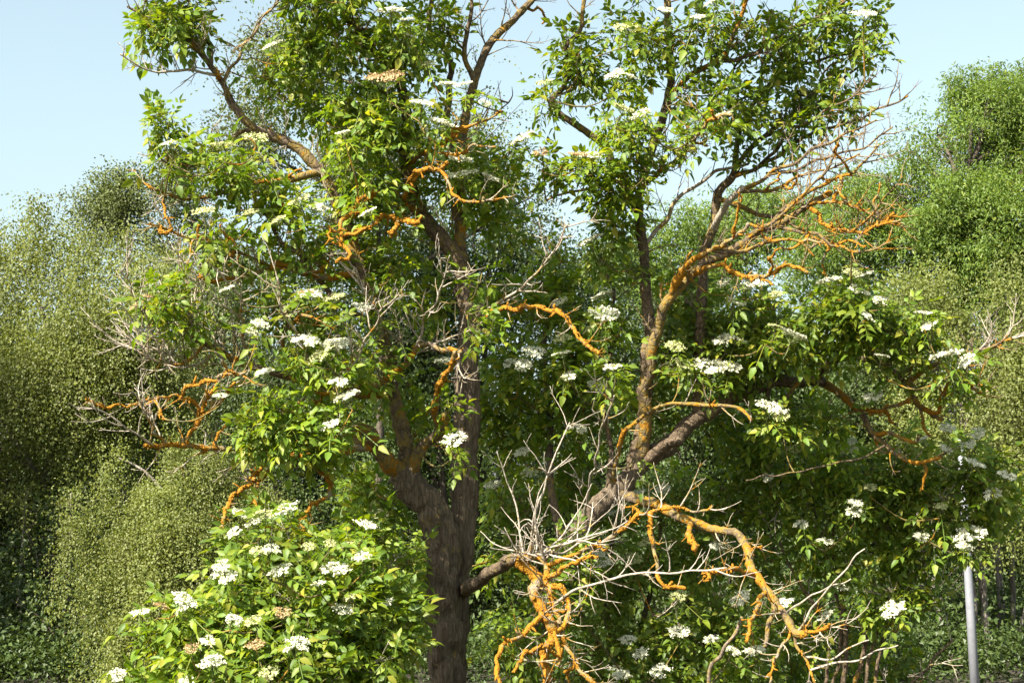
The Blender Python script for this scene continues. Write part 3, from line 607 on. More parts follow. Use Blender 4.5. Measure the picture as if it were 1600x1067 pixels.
def clump_shoots(cl):
    """cl: (px, py, rx, ry, depth, depth radius, number) -> shoot bases and directions"""
    S = []; D = []
    for px, py, rx, ry, d, rd, n in cl:
        n = max(1, int(round(n*DENS*(.72 if (px > 880 and py < 150) else 1)))); u = rsphere(n)*(rng.random(n)**.5)[:, None]
        dep = d+u[:, 1]*rd; p = P(px+u[:, 0]*rx, py-u[:, 2]*ry, dep)
        dd = unit(u*np.array([.7, .6, .4])+np.array([0, -.12, .42])+rng.normal(0, .28, (n, 3)))
        S.append(p-dd*.12); D.append(dd)
    return np.vstack(S), np.vstack(D)
def add_flowers(e, fl, clumps, tilt=.45, default=-.3):
    S = []; D = []; cl = np.array([c[:6] for c in clumps], float)
    for f in fl:
        px, py, w = f[:3]; kind = f[3] if len(f) > 3 else 'w'
        k = np.argmin(((cl[:, 0]-px)/cl[:, 2])**2+((cl[:, 1]-py)/cl[:, 3])**2)
        d = cl[k, 4]-cl[k, 5]*rng.uniform(.8, 1.0)-.14
        p = P(px, py, d); nrm = unit(np.array([rng.normal(0, .28)-.08, -tilt+rng.normal(0, .24), 1]))
        e.flower(p, nrm, w*mpp(d)*rng.uniform(.85, 1.22), {'w': FLOWER, 'b': FLOWER_BUD, 'o': FLOWER_OLD}[kind]); e.nf += 1
        S.append(p-nrm*w*mpp(d)/.14*.115); D.append(nrm)
    e.shoots(np.array(S), np.array(D), leaves=4)

b0 = P(702, 1240, 0.05); b0[2] = 0
E = Elder('elder_tree', 'old gnarled elder with orange lichen, twin trunk and white flower heads', 'tree', b0)
X = E.limb
# --- trunk and main stems (photo pixels, radii in pixels, depth in metres)
X('A', None, [(704, 1262), (699, 1150), (697, 1060), (696, 960), (694, 880), (682, 815), (655, 770), (628, 742)], 30, 24, -.05, .16, d0=0, part='trunk', sides=28, lump=.3, ridge=.5)
X('A2', 'A', [(628, 742), (608, 722), (592, 695), (580, 678), (560, 668)], 21, 11, -.35, .36, lump=.4)
X('B', None, [(705, 1262), (705, 1100), (710, 960), (720, 850), (727, 720), (729, 620), (733, 550), (733, 500), (725, 450)], 23, 19, .12, .10, d0=.12, part='trunk', sides=26, lump=.25, ridge=.5)
X('B2', 'B', [(725, 450), (712, 405), (690, 370), (665, 345), (650, 325), (640, 285), (633, 235), (632, 160), (620, 110)], 18, 9, .0, .22)
X('B3', 'B2', [(620, 110), (592, 92), (577, 68), (548, 36), (525, 0), (500, -60), (490, -130)], 9, 4, -.2, .3)
X('B4', 'B', [(722, 440), (716, 340), (718, 240), (732, 165), (748, 115), (765, 72), (790, 42), (832, 0), (860, -60), (880, -140)], 13, 5, .35, .22)
X('B5', 'B4', [(716, 300), (700, 200), (702, 110), (690, 70), (672, 45), (680, -40), (700, -140)], 8, 4, .6, .12)
X('B6', 'B4', [(742, 130), (724, 80), (735, 20), (730, -60)], 6, 3, .1, .2)
X('C', 'A', [(640, 755), (628, 665), (612, 600), (600, 540), (578, 470), (556, 395), (527, 318), (497, 265), (465, 230), (415, 208)], 17, 10, -.3, .22, lump=.4)
X('C2', 'C', [(415, 208), (385, 190), (362, 160), (345, 128), (330, 98), (305, 75), (288, 60)], 9, 5, -.5, .36)
X('C3', 'C2', [(330, 98), (310, 72), (285, 50), (262, 42), (225, 22), (200, 10)], 5, 2.5, -.6, .15)
X('C4', 'C2', [(330, 100), (328, 75), (300, 40), (297, 10), (290, -40)], 5, 2.5, -.3, .1)
X('C5', 'C2', [(342, 118), (330, 117), (295, 112), (270, 108), (243, 113), (212, 100), (190, 88)], 3.4, 1.6, -.8, .12, part='branch', mat='twig')
X('C6', 'C2', [(345, 130), (362, 100), (378, 80), (395, 55), (410, 30), (430, 5), (440, -20)], 4, 2, -.3, .36, part='branch')
X('CH', 'C', [(500, 275), (450, 280), (400, 284), (350, 300), (312, 311), (275, 310), (235, 295)], 8, 2.5, -.75, .45, part='branch')
X('CI', 'C', [(565, 430), (510, 432), (465, 425), (425, 418), (390, 428), (350, 440), (310, 436)], 8, 3, -.8, .56, part='branch')
X('CE', 'C', [(612, 610), (540, 612), (470, 592), (410, 578), (372, 562), (335, 543), (305, 530), (297, 500), (290, 470), (292, 440)], 12, 4, -.7, .36)
X('CF', 'CE', [(445, 585), (447, 555), (444, 530), (452, 508), (466, 498), (490, 494)], 5, 3, -.9, .42, part='branch')
X('CG', 'C2', [(400, 205), (375, 205), (350, 225), (320, 245), (290, 262), (262, 258), (240, 235)], 5, 2, -.6, .4, part='branch')
X('CK', 'C', [(590, 510), (540, 480), (490, 430), (450, 385), (420, 352), (395, 300)], 7, 3, -.4, .3, part='branch')
# --- orange dead branches on the left
X('LA', 'A2', [(585, 700), (545, 705), (500, 712), (455, 712), (415, 716), (385, 708), (350, 701), (310, 697), (265, 696), (225, 697)], 9, 4, -1.1, .60, part='branch')
X('LB', 'LA', [(292, 697), (296, 675), (312, 650), (330, 622), (338, 600), (345, 585), (378, 582)], 5, 3.5, -1.2, .66, part='branch')
X('LC', 'LB', [(302, 662), (308, 637), (284, 622), (245, 620), (205, 631), (165, 637), (135, 623)], 4, 1.5, -1.3, .6, part='branch')
X('LD', 'LC', [(282, 622), (290, 606), (312, 600), (338, 594)], 4, 3, -1.2, .64, part='branch')
X('LE', 'LB', [(312, 650), (330, 640), (350, 618), (361, 597)], 4.5, 3, -1.1, .66, part='branch')
X('LF', 'LA', [(262, 696), (238, 665), (215, 625), (200, 608)], 3, 1.4, -1.3, .3, part='branch', mat='twig')
X('LG', 'LA', [(240, 697), (205, 672), (168, 642), (140, 625)], 2.4, 1.3, -1.4, .2, part='branch', mat='twig')
X('BA', 'LA', [(425, 712), (408, 735), (385, 757), (362, 775), (353, 800), (348, 832)], 5.5, 4, -1.25, .68, part='branch')
X('BB', 'LA', [(470, 712), (490, 730), (512, 752), (513, 772), (492, 785), (476, 800), (471, 835), (464, 862)], 6, 4, -1.2, .62, part='branch')
X('BC', 'LA', [(436, 714), (418, 740), (400, 757), (398, 780), (408, 800)], 5, 3, -1.0, .5, part='branch')
X('LJ', 'CE', [(320, 540), (300, 560), (262, 575), (235, 560), (225, 540)], 3.4, 1.5, -1.0, .4, part='branch', mat='twig')
# --- orange dead branches in the middle
X('OA', 'B2', [(648, 330), (633, 318), (640, 292), (645, 272), (672, 266), (703, 258)], 5.5, 3.5, -.85, .74, part='branch')
X('OB', 'OA', [(688, 263), (700, 290), (713, 310), (735, 316), (775, 312), (805, 303)], 4.5, 1.8, -1.0, .60, part='branch')
X('OC', 'B2', [(648, 335), (632, 328), (617, 337), (600, 338), (578, 355), (555, 365)], 5, 3, -.75, .72, part='branch')
X('OD', 'OC', [(619, 337), (619, 352), (608, 366)], 4.5, 3, -.85, .74, part='branch')
X('OE', 'OC', [(622, 334), (632, 345), (650, 346)], 4, 3.5, -.8, .72, part='branch')
X('OF', 'C', [(540, 345), (560, 330), (585, 302), (562, 312), (548, 335), (532, 347), (532, 375), (546, 392), (540, 405), (527, 411)], 5, 3.2, -.95, .72, part='branch')
X('OG', 'B2', [(637, 270), (650, 248), (670, 238), (697, 225), (712, 207), (745, 192), (785, 175)], 6, 2, -.6, .56, part='branch')
X('OH', 'OG', [(697, 225), (693, 240), (712, 244), (740, 226), (772, 228)], 4, 2, -.7, .62, part='branch')
X('ARC', 'B', [(733, 508), (770, 488), (800, 481), (832, 478), (868, 486), (890, 508), (912, 530), (938, 552)], 6.5, 4, -.75, .72, part='branch')
X('OJ', 'B', [(728, 690), (705, 695), (682, 662), (678, 628), (690, 600), (702, 572), (712, 545)], 9, 5, -.55, .62, part='branch')
X('OK', 'A', [(645, 745), (652, 712), (668, 690), (690, 668), (700, 645)], 14, 9, -.25, .36)
X('OL', 'C', [(605, 590), (622, 575), (645, 556), (664, 540), (690, 545), (720, 552)], 8, 5, -.45, .56, part='branch')
X('OM', 'OL', [(622, 575), (595, 598), (560, 605), (525, 612), (500, 618)], 6, 3, -.8, .62, part='branch')
X('HS', 'A2', [(600, 712), (575, 700), (555, 680), (548, 650)], 9, 6, -.1, .4, part='branch')
# --- right-hand stems
X('R', None, [(770, 1262), (800, 1150), (835, 1010), (870, 900), (915, 820), (958, 770), (1000, 730), (1045, 692)], 19, 16, .55, .12, d0=.3, part='trunk', sides=14, lump=.3, ridge=.25)
X('RS', 'R', [(1010, 722), (1040, 700), (1066, 688)], 13, 11, .3, .05)
X('R3', 'R', [(1040, 695), (1085, 658), (1135, 628), (1190, 603), (1240, 596), (1290, 598)], 17, 11, .9, .06)
X('R3u', 'R3', [(1275, 598), (1292, 572), (1320, 556), (1350, 560), (1385, 575), (1412, 598), (1430, 625), (1455, 645), (1475, 655)], 9, 4, .5, .3)
X('R3d', 'R3', [(1290, 598), (1318, 620), (1345, 645), (1362, 672), (1385, 695), (1405, 715), (1430, 721), (1470, 712)], 9, 3, .35, .42)
X('R3e', 'R3d', [(1330, 632), (1358, 638), (1392, 637), (1425, 628)], 5, 3, .3, .5, part='branch')
X('R3f', 'R3u', [(1425, 590), (1445, 578), (1478, 568), (1505, 556), (1535, 545), (1600, 528)], 6, 2, .2, .42, part='branch')
X('R3g', 'R3d', [(1365, 675), (1395, 678), (1430, 688), (1435, 682)], 5, 3, .3, .4, part='branch')
X('R3h', 'R3u', [(1440, 635), (1462, 645), (1478, 615), (1505, 605), (1545, 600)], 5, 2, .3, .5, part='branch')
X('R3k', 'R3', [(1200, 603), (1195, 668), (1230, 615), (1258, 585), (1285, 540), (1300, 500)], 5, 3, .6, .2, part='branch')
X('R2', 'R', [(1000, 735), (1005, 690), (1006, 640), (1010, 590), (1024, 522), (1046, 465), (1080, 430), (1132, 396), (1182, 366), (1240, 336), (1295, 300)], 15, 6, -.1, .36)
X('R2b', 'R2', [(1046, 465), (1066, 425), (1090, 400), (1110, 394), (1140, 378), (1168, 350)], 9, 4, -.35, .5)
X('R1', 'R', [(985, 745), (1002, 660), (1012, 560), (1013, 480), (1008, 400), (1000, 340), (1002, 290), (1020, 230), (1040, 165), (1047, 110), (1045, 50), (1040, -20), (1030, -120)], 14, 6, .3, .14)
X('R4', 'R1', [(1000, 340), (975, 292), (945, 232), (915, 205), (880, 178), (863, 157), (880, 138), (888, 100), (886, 70), (905, 40), (915, -20)], 10, 3.5, .1, .2)
X('R5', 'R1', [(1037, 170), (1058, 140), (1085, 115), (1118, 95), (1142, 70), (1160, 20), (1180, -60)], 7, 3, -.1, .4)
X('R6', 'R1', [(1004, 292), (1030, 265), (1060, 245), (1092, 212), (1110, 190), (1140, 176)], 6, 3, -.4, .5, part='branch')
X('R7', 'R1', [(1008, 385), (1030, 355), (1058, 318), (1080, 296), (1130, 268), (1170, 255)], 5, 3, .5, .15, part='branch', mat='twig')
X('R8', 'R3', [(1090, 655), (1092, 560), (1096, 480), (1100, 400), (1114, 350), (1120, 305), (1145, 278), (1152, 262)], 13, 8, .5, .08)
X('R8b', 'R8', [(1112, 360), (1132, 330), (1150, 302), (1160, 290)], 8, 6, .2, .2, mat='twig')
X('Sa', 'R8', [(1150, 285), (1200, 252), (1270, 208), (1330, 188), (1385, 166), (1422, 150)], 5, 1.7, .0, .25, part='branch')
X('Sb', 'R8b', [(1155, 298), (1210, 272), (1280, 228), (1332, 202), (1372, 186)], 5, 1.7, -.2, .32, part='branch')
X('Sc', 'R8', [(1150, 272), (1175, 228), (1232, 178), (1302, 128), (1360, 95), (1384, 78)], 6, 2, .4, .2, part='branch')
X('Sd', 'R8', [(1147, 275), (1160, 200), (1190, 150), (1222, 100), (1262, 55), (1290, 0), (1320, -60)], 6, 2.5, .6, .15, part='branch')
X('Se', 'R2', [(1200, 358), (1240, 315), (1290, 288), (1340, 264), (1372, 230)], 5, 2, -.3, .4, part='branch')
X('Sf', 'R2', [(1260, 325), (1280, 335), (1292, 356), (1330, 366), (1362, 358), (1398, 330)], 5.5, 2, -.5, .72, part='branch')
X('Sg', 'R2', [(1270, 318), (1320, 318), (1350, 330), (1380, 345), (1410, 352)], 4, 1.8, -.4, .62, part='branch')
X('Sh', 'R2', [(1080, 432), (1112, 414), (1150, 426), (1190, 432), (1228, 415), (1262, 424)], 6, 3, -.5, .68, part='branch')
X('Si', 'R2b', [(1110, 394), (1150, 392), (1200, 375), (1240, 380), (1275, 400)], 5, 2, -.3, .4, part='branch')
X('Sk', 'R8', [(1120, 310), (1175, 330), (1230, 350), (1270, 372), (1310, 380)], 6, 2, .3, .4, part='branch')
X('Sl', 'R1', [(1004, 300), (960, 285), (920, 295), (890, 300), (855, 312)], 4, 2, .2, .15, part='branch')
X('T1', 'Sd', [(1190, 150), (1220, 125), (1262, 100), (1310, 90), (1345, 70), (1370, 40)], 5, 2, .3, .2, part='branch')
X('T2', 'R5', [(1118, 95), (1165, 90), (1205, 60), (1250, 40), (1300, 15), (1350, -20)], 5, 2, .1, .2, part='branch')
X('V1', 'R', [(950, 778), (955, 710), (945, 640), (952, 560), (958, 470), (940, 410), (920, 380)], 6, 3, .9, .1)
X('V2', 'R', [(880, 880), (862, 760), (858, 640), (850, 560), (858, 480)], 9, 5, 1.3, .1)
X('LONG', 'R', [(955, 775), (970, 690), (1000, 652), (1040, 636), (1100, 630), (1140, 632), (1165, 642), (1172, 655)], 5, 3, -.2, .45, part='branch')
X('Sm', 'Sa', [(1180, 262), (1240, 205), (1290, 178), (1335, 150), (1352, 125)], 4, 1.6, -.1, .2, part='branch')
X('Sn', 'Sb', [(1200, 275), (1250, 262), (1310, 240), (1350, 228), (1392, 200)], 4, 1.5, -.35, .25, part='branch')
X('So', 'R8b', [(1155, 298), (1200, 300), (1255, 275), (1300, 262), (1345, 235)], 4.5, 1.6, -.3, .35, part='branch')
X('Sp', 'R2', [(1160, 380), (1215, 335), (1262, 300), (1300, 262), (1310, 220)], 4.5, 1.6, -.4, .42, part='branch')
X('Sq', 'R2', [(1210, 352), (1262, 362), (1300, 385), (1345, 395), (1392, 380)], 4.5, 1.6, -.5, .45, part='branch')
X('Sr', 'Sf', [(1330, 366), (1360, 340), (1385, 312), (1410, 280)], 3, 1.4, -.6, .4, part='branch')
X('Ss', 'Sd', [(1165, 195), (1140, 160), (1150, 110), (1172, 75), (1185, 40)], 4, 1.6, .3, .15, part='branch')
X('St', 'Sc', [(1190, 215), (1225, 200), (1262, 160), (1290, 110), (1312, 95)], 4, 1.6, .2, .18, part='branch')
X('Ca', 'CI', [(430, 420), (390, 400), (340, 385), (300, 375), (262, 362), (232, 352)], 3.5, 1.5, -1.1, .45, part='branch')
X('Cb', 'CE', [(400, 575), (380, 520), (372, 470), (350, 430), (325, 405)], 4, 1.5, -1.1, .3, part='branch', mat='twig')
X('Cc', 'CE', [(340, 545), (300, 575), (255, 560), (230, 505), (205, 450), (190, 420)], 3.5, 1.3, -1.1, .2, part='branch', mat='twig')
X('Cd', 'OM', [(540, 608), (505, 590), (470, 535), (440, 480), (432, 430)], 3.5, 1.4, -1.15, .3, part='branch', mat='twig')
X('Ce', 'OL', [(650, 552), (662, 500), (690, 455), (705, 400)], 3, 1.3, -.8, .15, part='branch', mat='twig')
X('Cf', 'C', [(600, 540), (585, 480), (560, 430), (545, 395)], 3.5, 1.4, -.9, .15, part='branch', mat='twig')
X('Cg', 'OM', [(520, 612), (545, 580), (570, 540), (588, 500), (580, 470)], 3, 1.3, -1.15, .25, part='branch', mat='twig')
X('Ch', 'B', [(733, 505), (780, 470), (825, 440), (860, 400), (885, 355)], 3.2, 1.3, -.5, .2, part='branch', mat='twig')
X('Ci', 'R', [(915, 820), (925, 740), (940, 670), (960, 620)], 3.2, 1.4, -.6, .12, part='branch', mat='twig')
# --- the dead, lichen-crusted limb in front
X('DL0', 'B', [(728, 930), (752, 908), (780, 890), (806, 876)], 14, 11, -.95, .12)
X('DL', 'DL0', [(800, 880), (820, 884), (836, 900), (836, 930), (848, 958), (858, 990), (850, 1030), (858, 1075), (850, 1130)], 13, 9, -1.2, .66, lump=.7, sides=10)
X('DL2', 'DL', [(806, 880), (830, 872), (850, 878), (852, 905), (860, 930), (870, 962), (882, 1000), (908, 1038), (938, 1075)], 8, 4, -1.35, .58, lump=.6, part='branch')
X('DL3', 'DL', [(848, 958), (822, 985), (792, 1004), (780, 1030), (780, 1075)], 6, 4, -1.5, .66, part='branch')
X('DL4', 'DL', [(856, 1000), (826, 1018), (812, 1035), (807, 1052)], 5, 3, -1.5, .72, part='branch')
X('DL5', 'DL2', [(856, 915), (878, 920), (890, 942), (884, 975), (872, 1000), (870, 1040)], 6, 4, -1.3, .68, part='branch')
X('DLW', 'DL2', [(870, 945), (905, 920), (945, 904), (998, 893), (1050, 891), (1090, 888), (1135, 888)], 3, 1.6, -1.5, .12, part='branch', mat='twig')
X('DM', 'DL2', [(850, 885), (880, 875), (930, 850), (980, 820), (1010, 803), (1042, 797), (1085, 800), (1112, 792)], 5.5, 3, -1.0, .54, part='branch')
X('DM2', 'DL2', [(852, 900), (880, 890), (905, 875), (935, 872)], 6, 3, -1.3, .68, part='branch')
X('DN', 'R', [(958, 770), (992, 780), (1022, 786), (1062, 808), (1110, 824), (1150, 832), (1166, 858), (1172, 885), (1186, 906), (1202, 930), (1218, 955), (1240, 985), (1256, 992)], 11, 7, -.8, .46, lump=.6)
X('DO', 'DM', [(1018, 801), (1019, 838), (1026, 870), (1030, 900), (1050, 916), (1074, 922)], 5.5, 3.5, -1.1, .64, part='branch')
X('DP', 'DN', [(1080, 815), (1079, 840), (1086, 857)], 7, 6, -.6, .6, part='branch')
X('DQ', 'DN', [(1180, 900), (1155, 890), (1128, 896), (1095, 901)], 5.5, 3, -.9, .64, part='branch')
X('DR', 'DN', [(1192, 925), (1178, 955), (1165, 1002)], 5, 3, -1.0, .68, part='branch')
X('DS', 'DN', [(1204, 935), (1206, 970), (1194, 1005)], 6, 4, -.8, .3, part='branch')
X('DT', 'DN', [(1245, 988), (1270, 985), (1300, 975)], 4, 2.5, -1.0, .62, part='branch')
X('DU', 'DN', [(1235, 985), (1225, 1010), (1208, 1035), (1200, 1075)], 4, 2.2, -1.0, .52, part='branch')
X('DV', 'DN', [(1238, 988), (1255, 1030), (1275, 1075)], 3.5, 2.2, -.9, .4, part='branch')

def crooked(n, keys, L, r, lich, t0=.15, bias=(0, -.5, .1)):
    for i in range(n):
        k = keys[i % len(keys)]; c = E.L[k]; j = int(len(c)*rng.uniform(t0, .97)); j = min(j, len(c)-2)
        t = unit(c[min(j+4, len(c)-1)]-c[max(j-4, 0)]); d = unit(rsphere(1)[0]+np.array(bias)+t*.4); ln = L*rng.uniform(.5, 1.2); p = [c[j]]
        for q in range(5):
            d = unit(d+rng.normal(0, .42, 3)+np.array([0, 0, .06])); p.append(p[-1]+d*ln/5)
        pj = project(np.array(p)); E.limb('x%s%d' % (k, i), None, [tuple(a[:2]) for a in pj], r, r*.5, p[-1][1], lich+rng.uniform(-.08, .08), d0=p[0][1], part='branch', sides=7)
        E.L['x%s%d' % (k, i)][0] = c[j]
crooked(26, ['CI', 'CE', 'CH', 'CG', 'Ca', 'CK', 'C2', 'LA', 'LB', 'LC'], .26, 3.6, .62)
crooked(10, ['B2', 'B4', 'OG', 'OF', 'OA', 'C'], .24, 3.6, .60)
crooked(26, ['R2', 'R2b', 'Sf', 'Sg', 'Sh', 'Si', 'Sk', 'Sp', 'Sq', 'Se', 'R6', 'So'], .24, 3.4, .60)
crooked(12, ['R3u', 'R3d', 'R3f', 'R3h', 'R3e'], .24, 3.6, .52)
crooked(14, ['DN', 'DM', 'DL', 'DL2', 'DL5', 'DQ'], .18, 3.6, .64)
X('DW1', 'DN', [(1245, 990), (1272, 955), (1300, 910), (1325, 885), (1350, 862)], 2.6, 1.4, -1.1, .1, part='branch', mat='twig')
X('DW2', 'DV', [(1252, 1030), (1300, 1028), (1330, 1012), (1355, 1000)], 2.6, 1.4, -1.0, .1, part='branch', mat='twig')
X('DW3', 'DN', [(1225, 960), (1262, 935), (1290, 920), (1330, 905)], 2.4, 1.3, -1.0, .2, part='branch', mat='twig')
X('DW4', 'DV', [(1262, 1048), (1310, 1035), (1345, 1030), (1400, 1005)], 2.4, 1.3, -.9, .1, part='branch', mat='twig')
X('RT1', 'R3d', [(1385, 697), (1330, 720), (1280, 728), (1220, 742), (1165, 750)], 2.4, 1.2, .1, .12, part='branch')
# --- dead twigs
D = E.dead_on
for k, n, L, li in (('Sa', 13, .34, .2), ('Sb', 12, .32, .24), ('Sc', 9, .30, .15), ('Sd', 8, .3, .12), ('Se', 10, .32, .3), ('Sf', 12, .30, .42), ('Sg', 10, .26, .42), ('Sh', 7, .24, .4), ('Si', 8, .25, .34), ('Sk', 9, .3, .3), ('T1', 6, .25, .15), ('T2', 6, .25, .15),
                    ('Sm', 11, .28, .18), ('Sn', 11, .28, .2), ('So', 11, .28, .28), ('Sp', 10, .28, .32), ('Sq', 11, .28, .34), ('Sr', 9, .24, .25), ('Ss', 8, .26, .12), ('St', 9, .26, .14), ('Ca', 12, .22, .34), ('Cb', 10, .26, .2), ('Cc', 13, .26, .16), ('Cd', 10, .26, .24), ('Ce', 7, .24, .14), ('Cf', 7, .22, .12), ('Cg', 8, .24, .2), ('Ch', 10, .24, .16), ('Ci', 6, .26, .12),
                    ('C', 14, .3, .2), ('B2', 12, .3, .25), ('R1', 14, .28, .15), ('R2', 12, .26, .3), ('B3', 10, .28, .2), ('R8', 8, .26, .12),
                    ('C5', 10, .18, .12), ('C2', 8, .25, .25), ('C3', 6, .2, .1), ('C6', 8, .22, .22), ('CH', 12, .26, .3), ('CI', 14, .28, .34), ('CG', 10, .24, .28), ('CE', 16, .34, .28), ('CF', 7, .2, .4), ('CK', 10, .3, .2),
                    ('LA', 13, .26, .30), ('LB', 7, .18, .40), ('LC', 9, .18, .36), ('LF', 6, .2, .15), ('LG', 5, .2, .12), ('LJ', 8, .26, .22), ('LE', 5, .2, .3), ('BA', 4, .1, .5), ('BB', 5, .12, .4),
                    ('OB', 6, .16, .3), ('OG', 6, .2, .34), ('OA', 4, .12, .5), ('ARC', 9, .16, .44), ('OM', 6, .2, .3), ('OL', 7, .36, .2), ('B4', 14, .34, .16), ('B5', 9, .3, .14), ('B6', 6, .3, .14), ('R4', 9, .22, .12), ('R5', 9, .26, .22), ('R6', 8, .24, .34), ('Sl', 8, .2, .12), ('R7', 7, .2, .15),
                    ('R3f', 14, .28, .3), ('R3h', 10, .22, .34), ('R3d', 9, .22, .3), ('R3u', 8, .22, .26), ('R2b', 6, .2, .36), ('LONG', 6, .2, .26), ('V1', 6, .3, .15),
                    ('DN', 13, .24, .34), ('DM', 8, .26, .22), ('DLW', 7, .2, .12), ('DL', 9, .2, .3), ('DL2', 10, .26, .22), ('DL5', 7, .2, .3), ('DQ', 5, .14, .4), ('DT', 5, .26, .2), ('DU', 5, .18, .22), ('DV', 4, .2, .15), ('DO', 5, .12, .45)):
    D(k, int(n*1.35), L*(.8 if k[0] == 'S' else 1.1), li+(.1 if k not in ('DLW', 'C5', 'C3', 'LF', 'LG') else 0), mat='twig_brown' if k[0] in 'SRTB' else 'twig', t0=.15 if k not in ('B4', 'B5', 'R4', 'C', 'CE', 'DN') else .4)
# sheaf of pale twigs standing on the dead limb
D('DL2', 8, .75, .12, t0=.02, t1=.22, dirs=(.1, -.05, 1), up=.1, sp=.2)
D('DL2', 4, .6, .12, t0=.02, t1=.2, dirs=(.8, -.05, .7), up=.1, sp=.2); D('DL2', 6, .36, .12, t0=.02, t1=.2, dirs=(-.7, -.05, .6), up=.1, sp=.15)
D('R3f', 8, .4, .2, t0=.6, t1=1, dirs=(.6, -.1, .7)); D('LJ', 10, .42, .15, dirs=(-.5, -.1, .8), t0=.2, t1=1); D('CI', 8, .36, .2, dirs=(-.3, -.2, .9), t0=.6)
D('CE', 8, .4, .2, dirs=(-.6, -.1, .6), t0=.6)

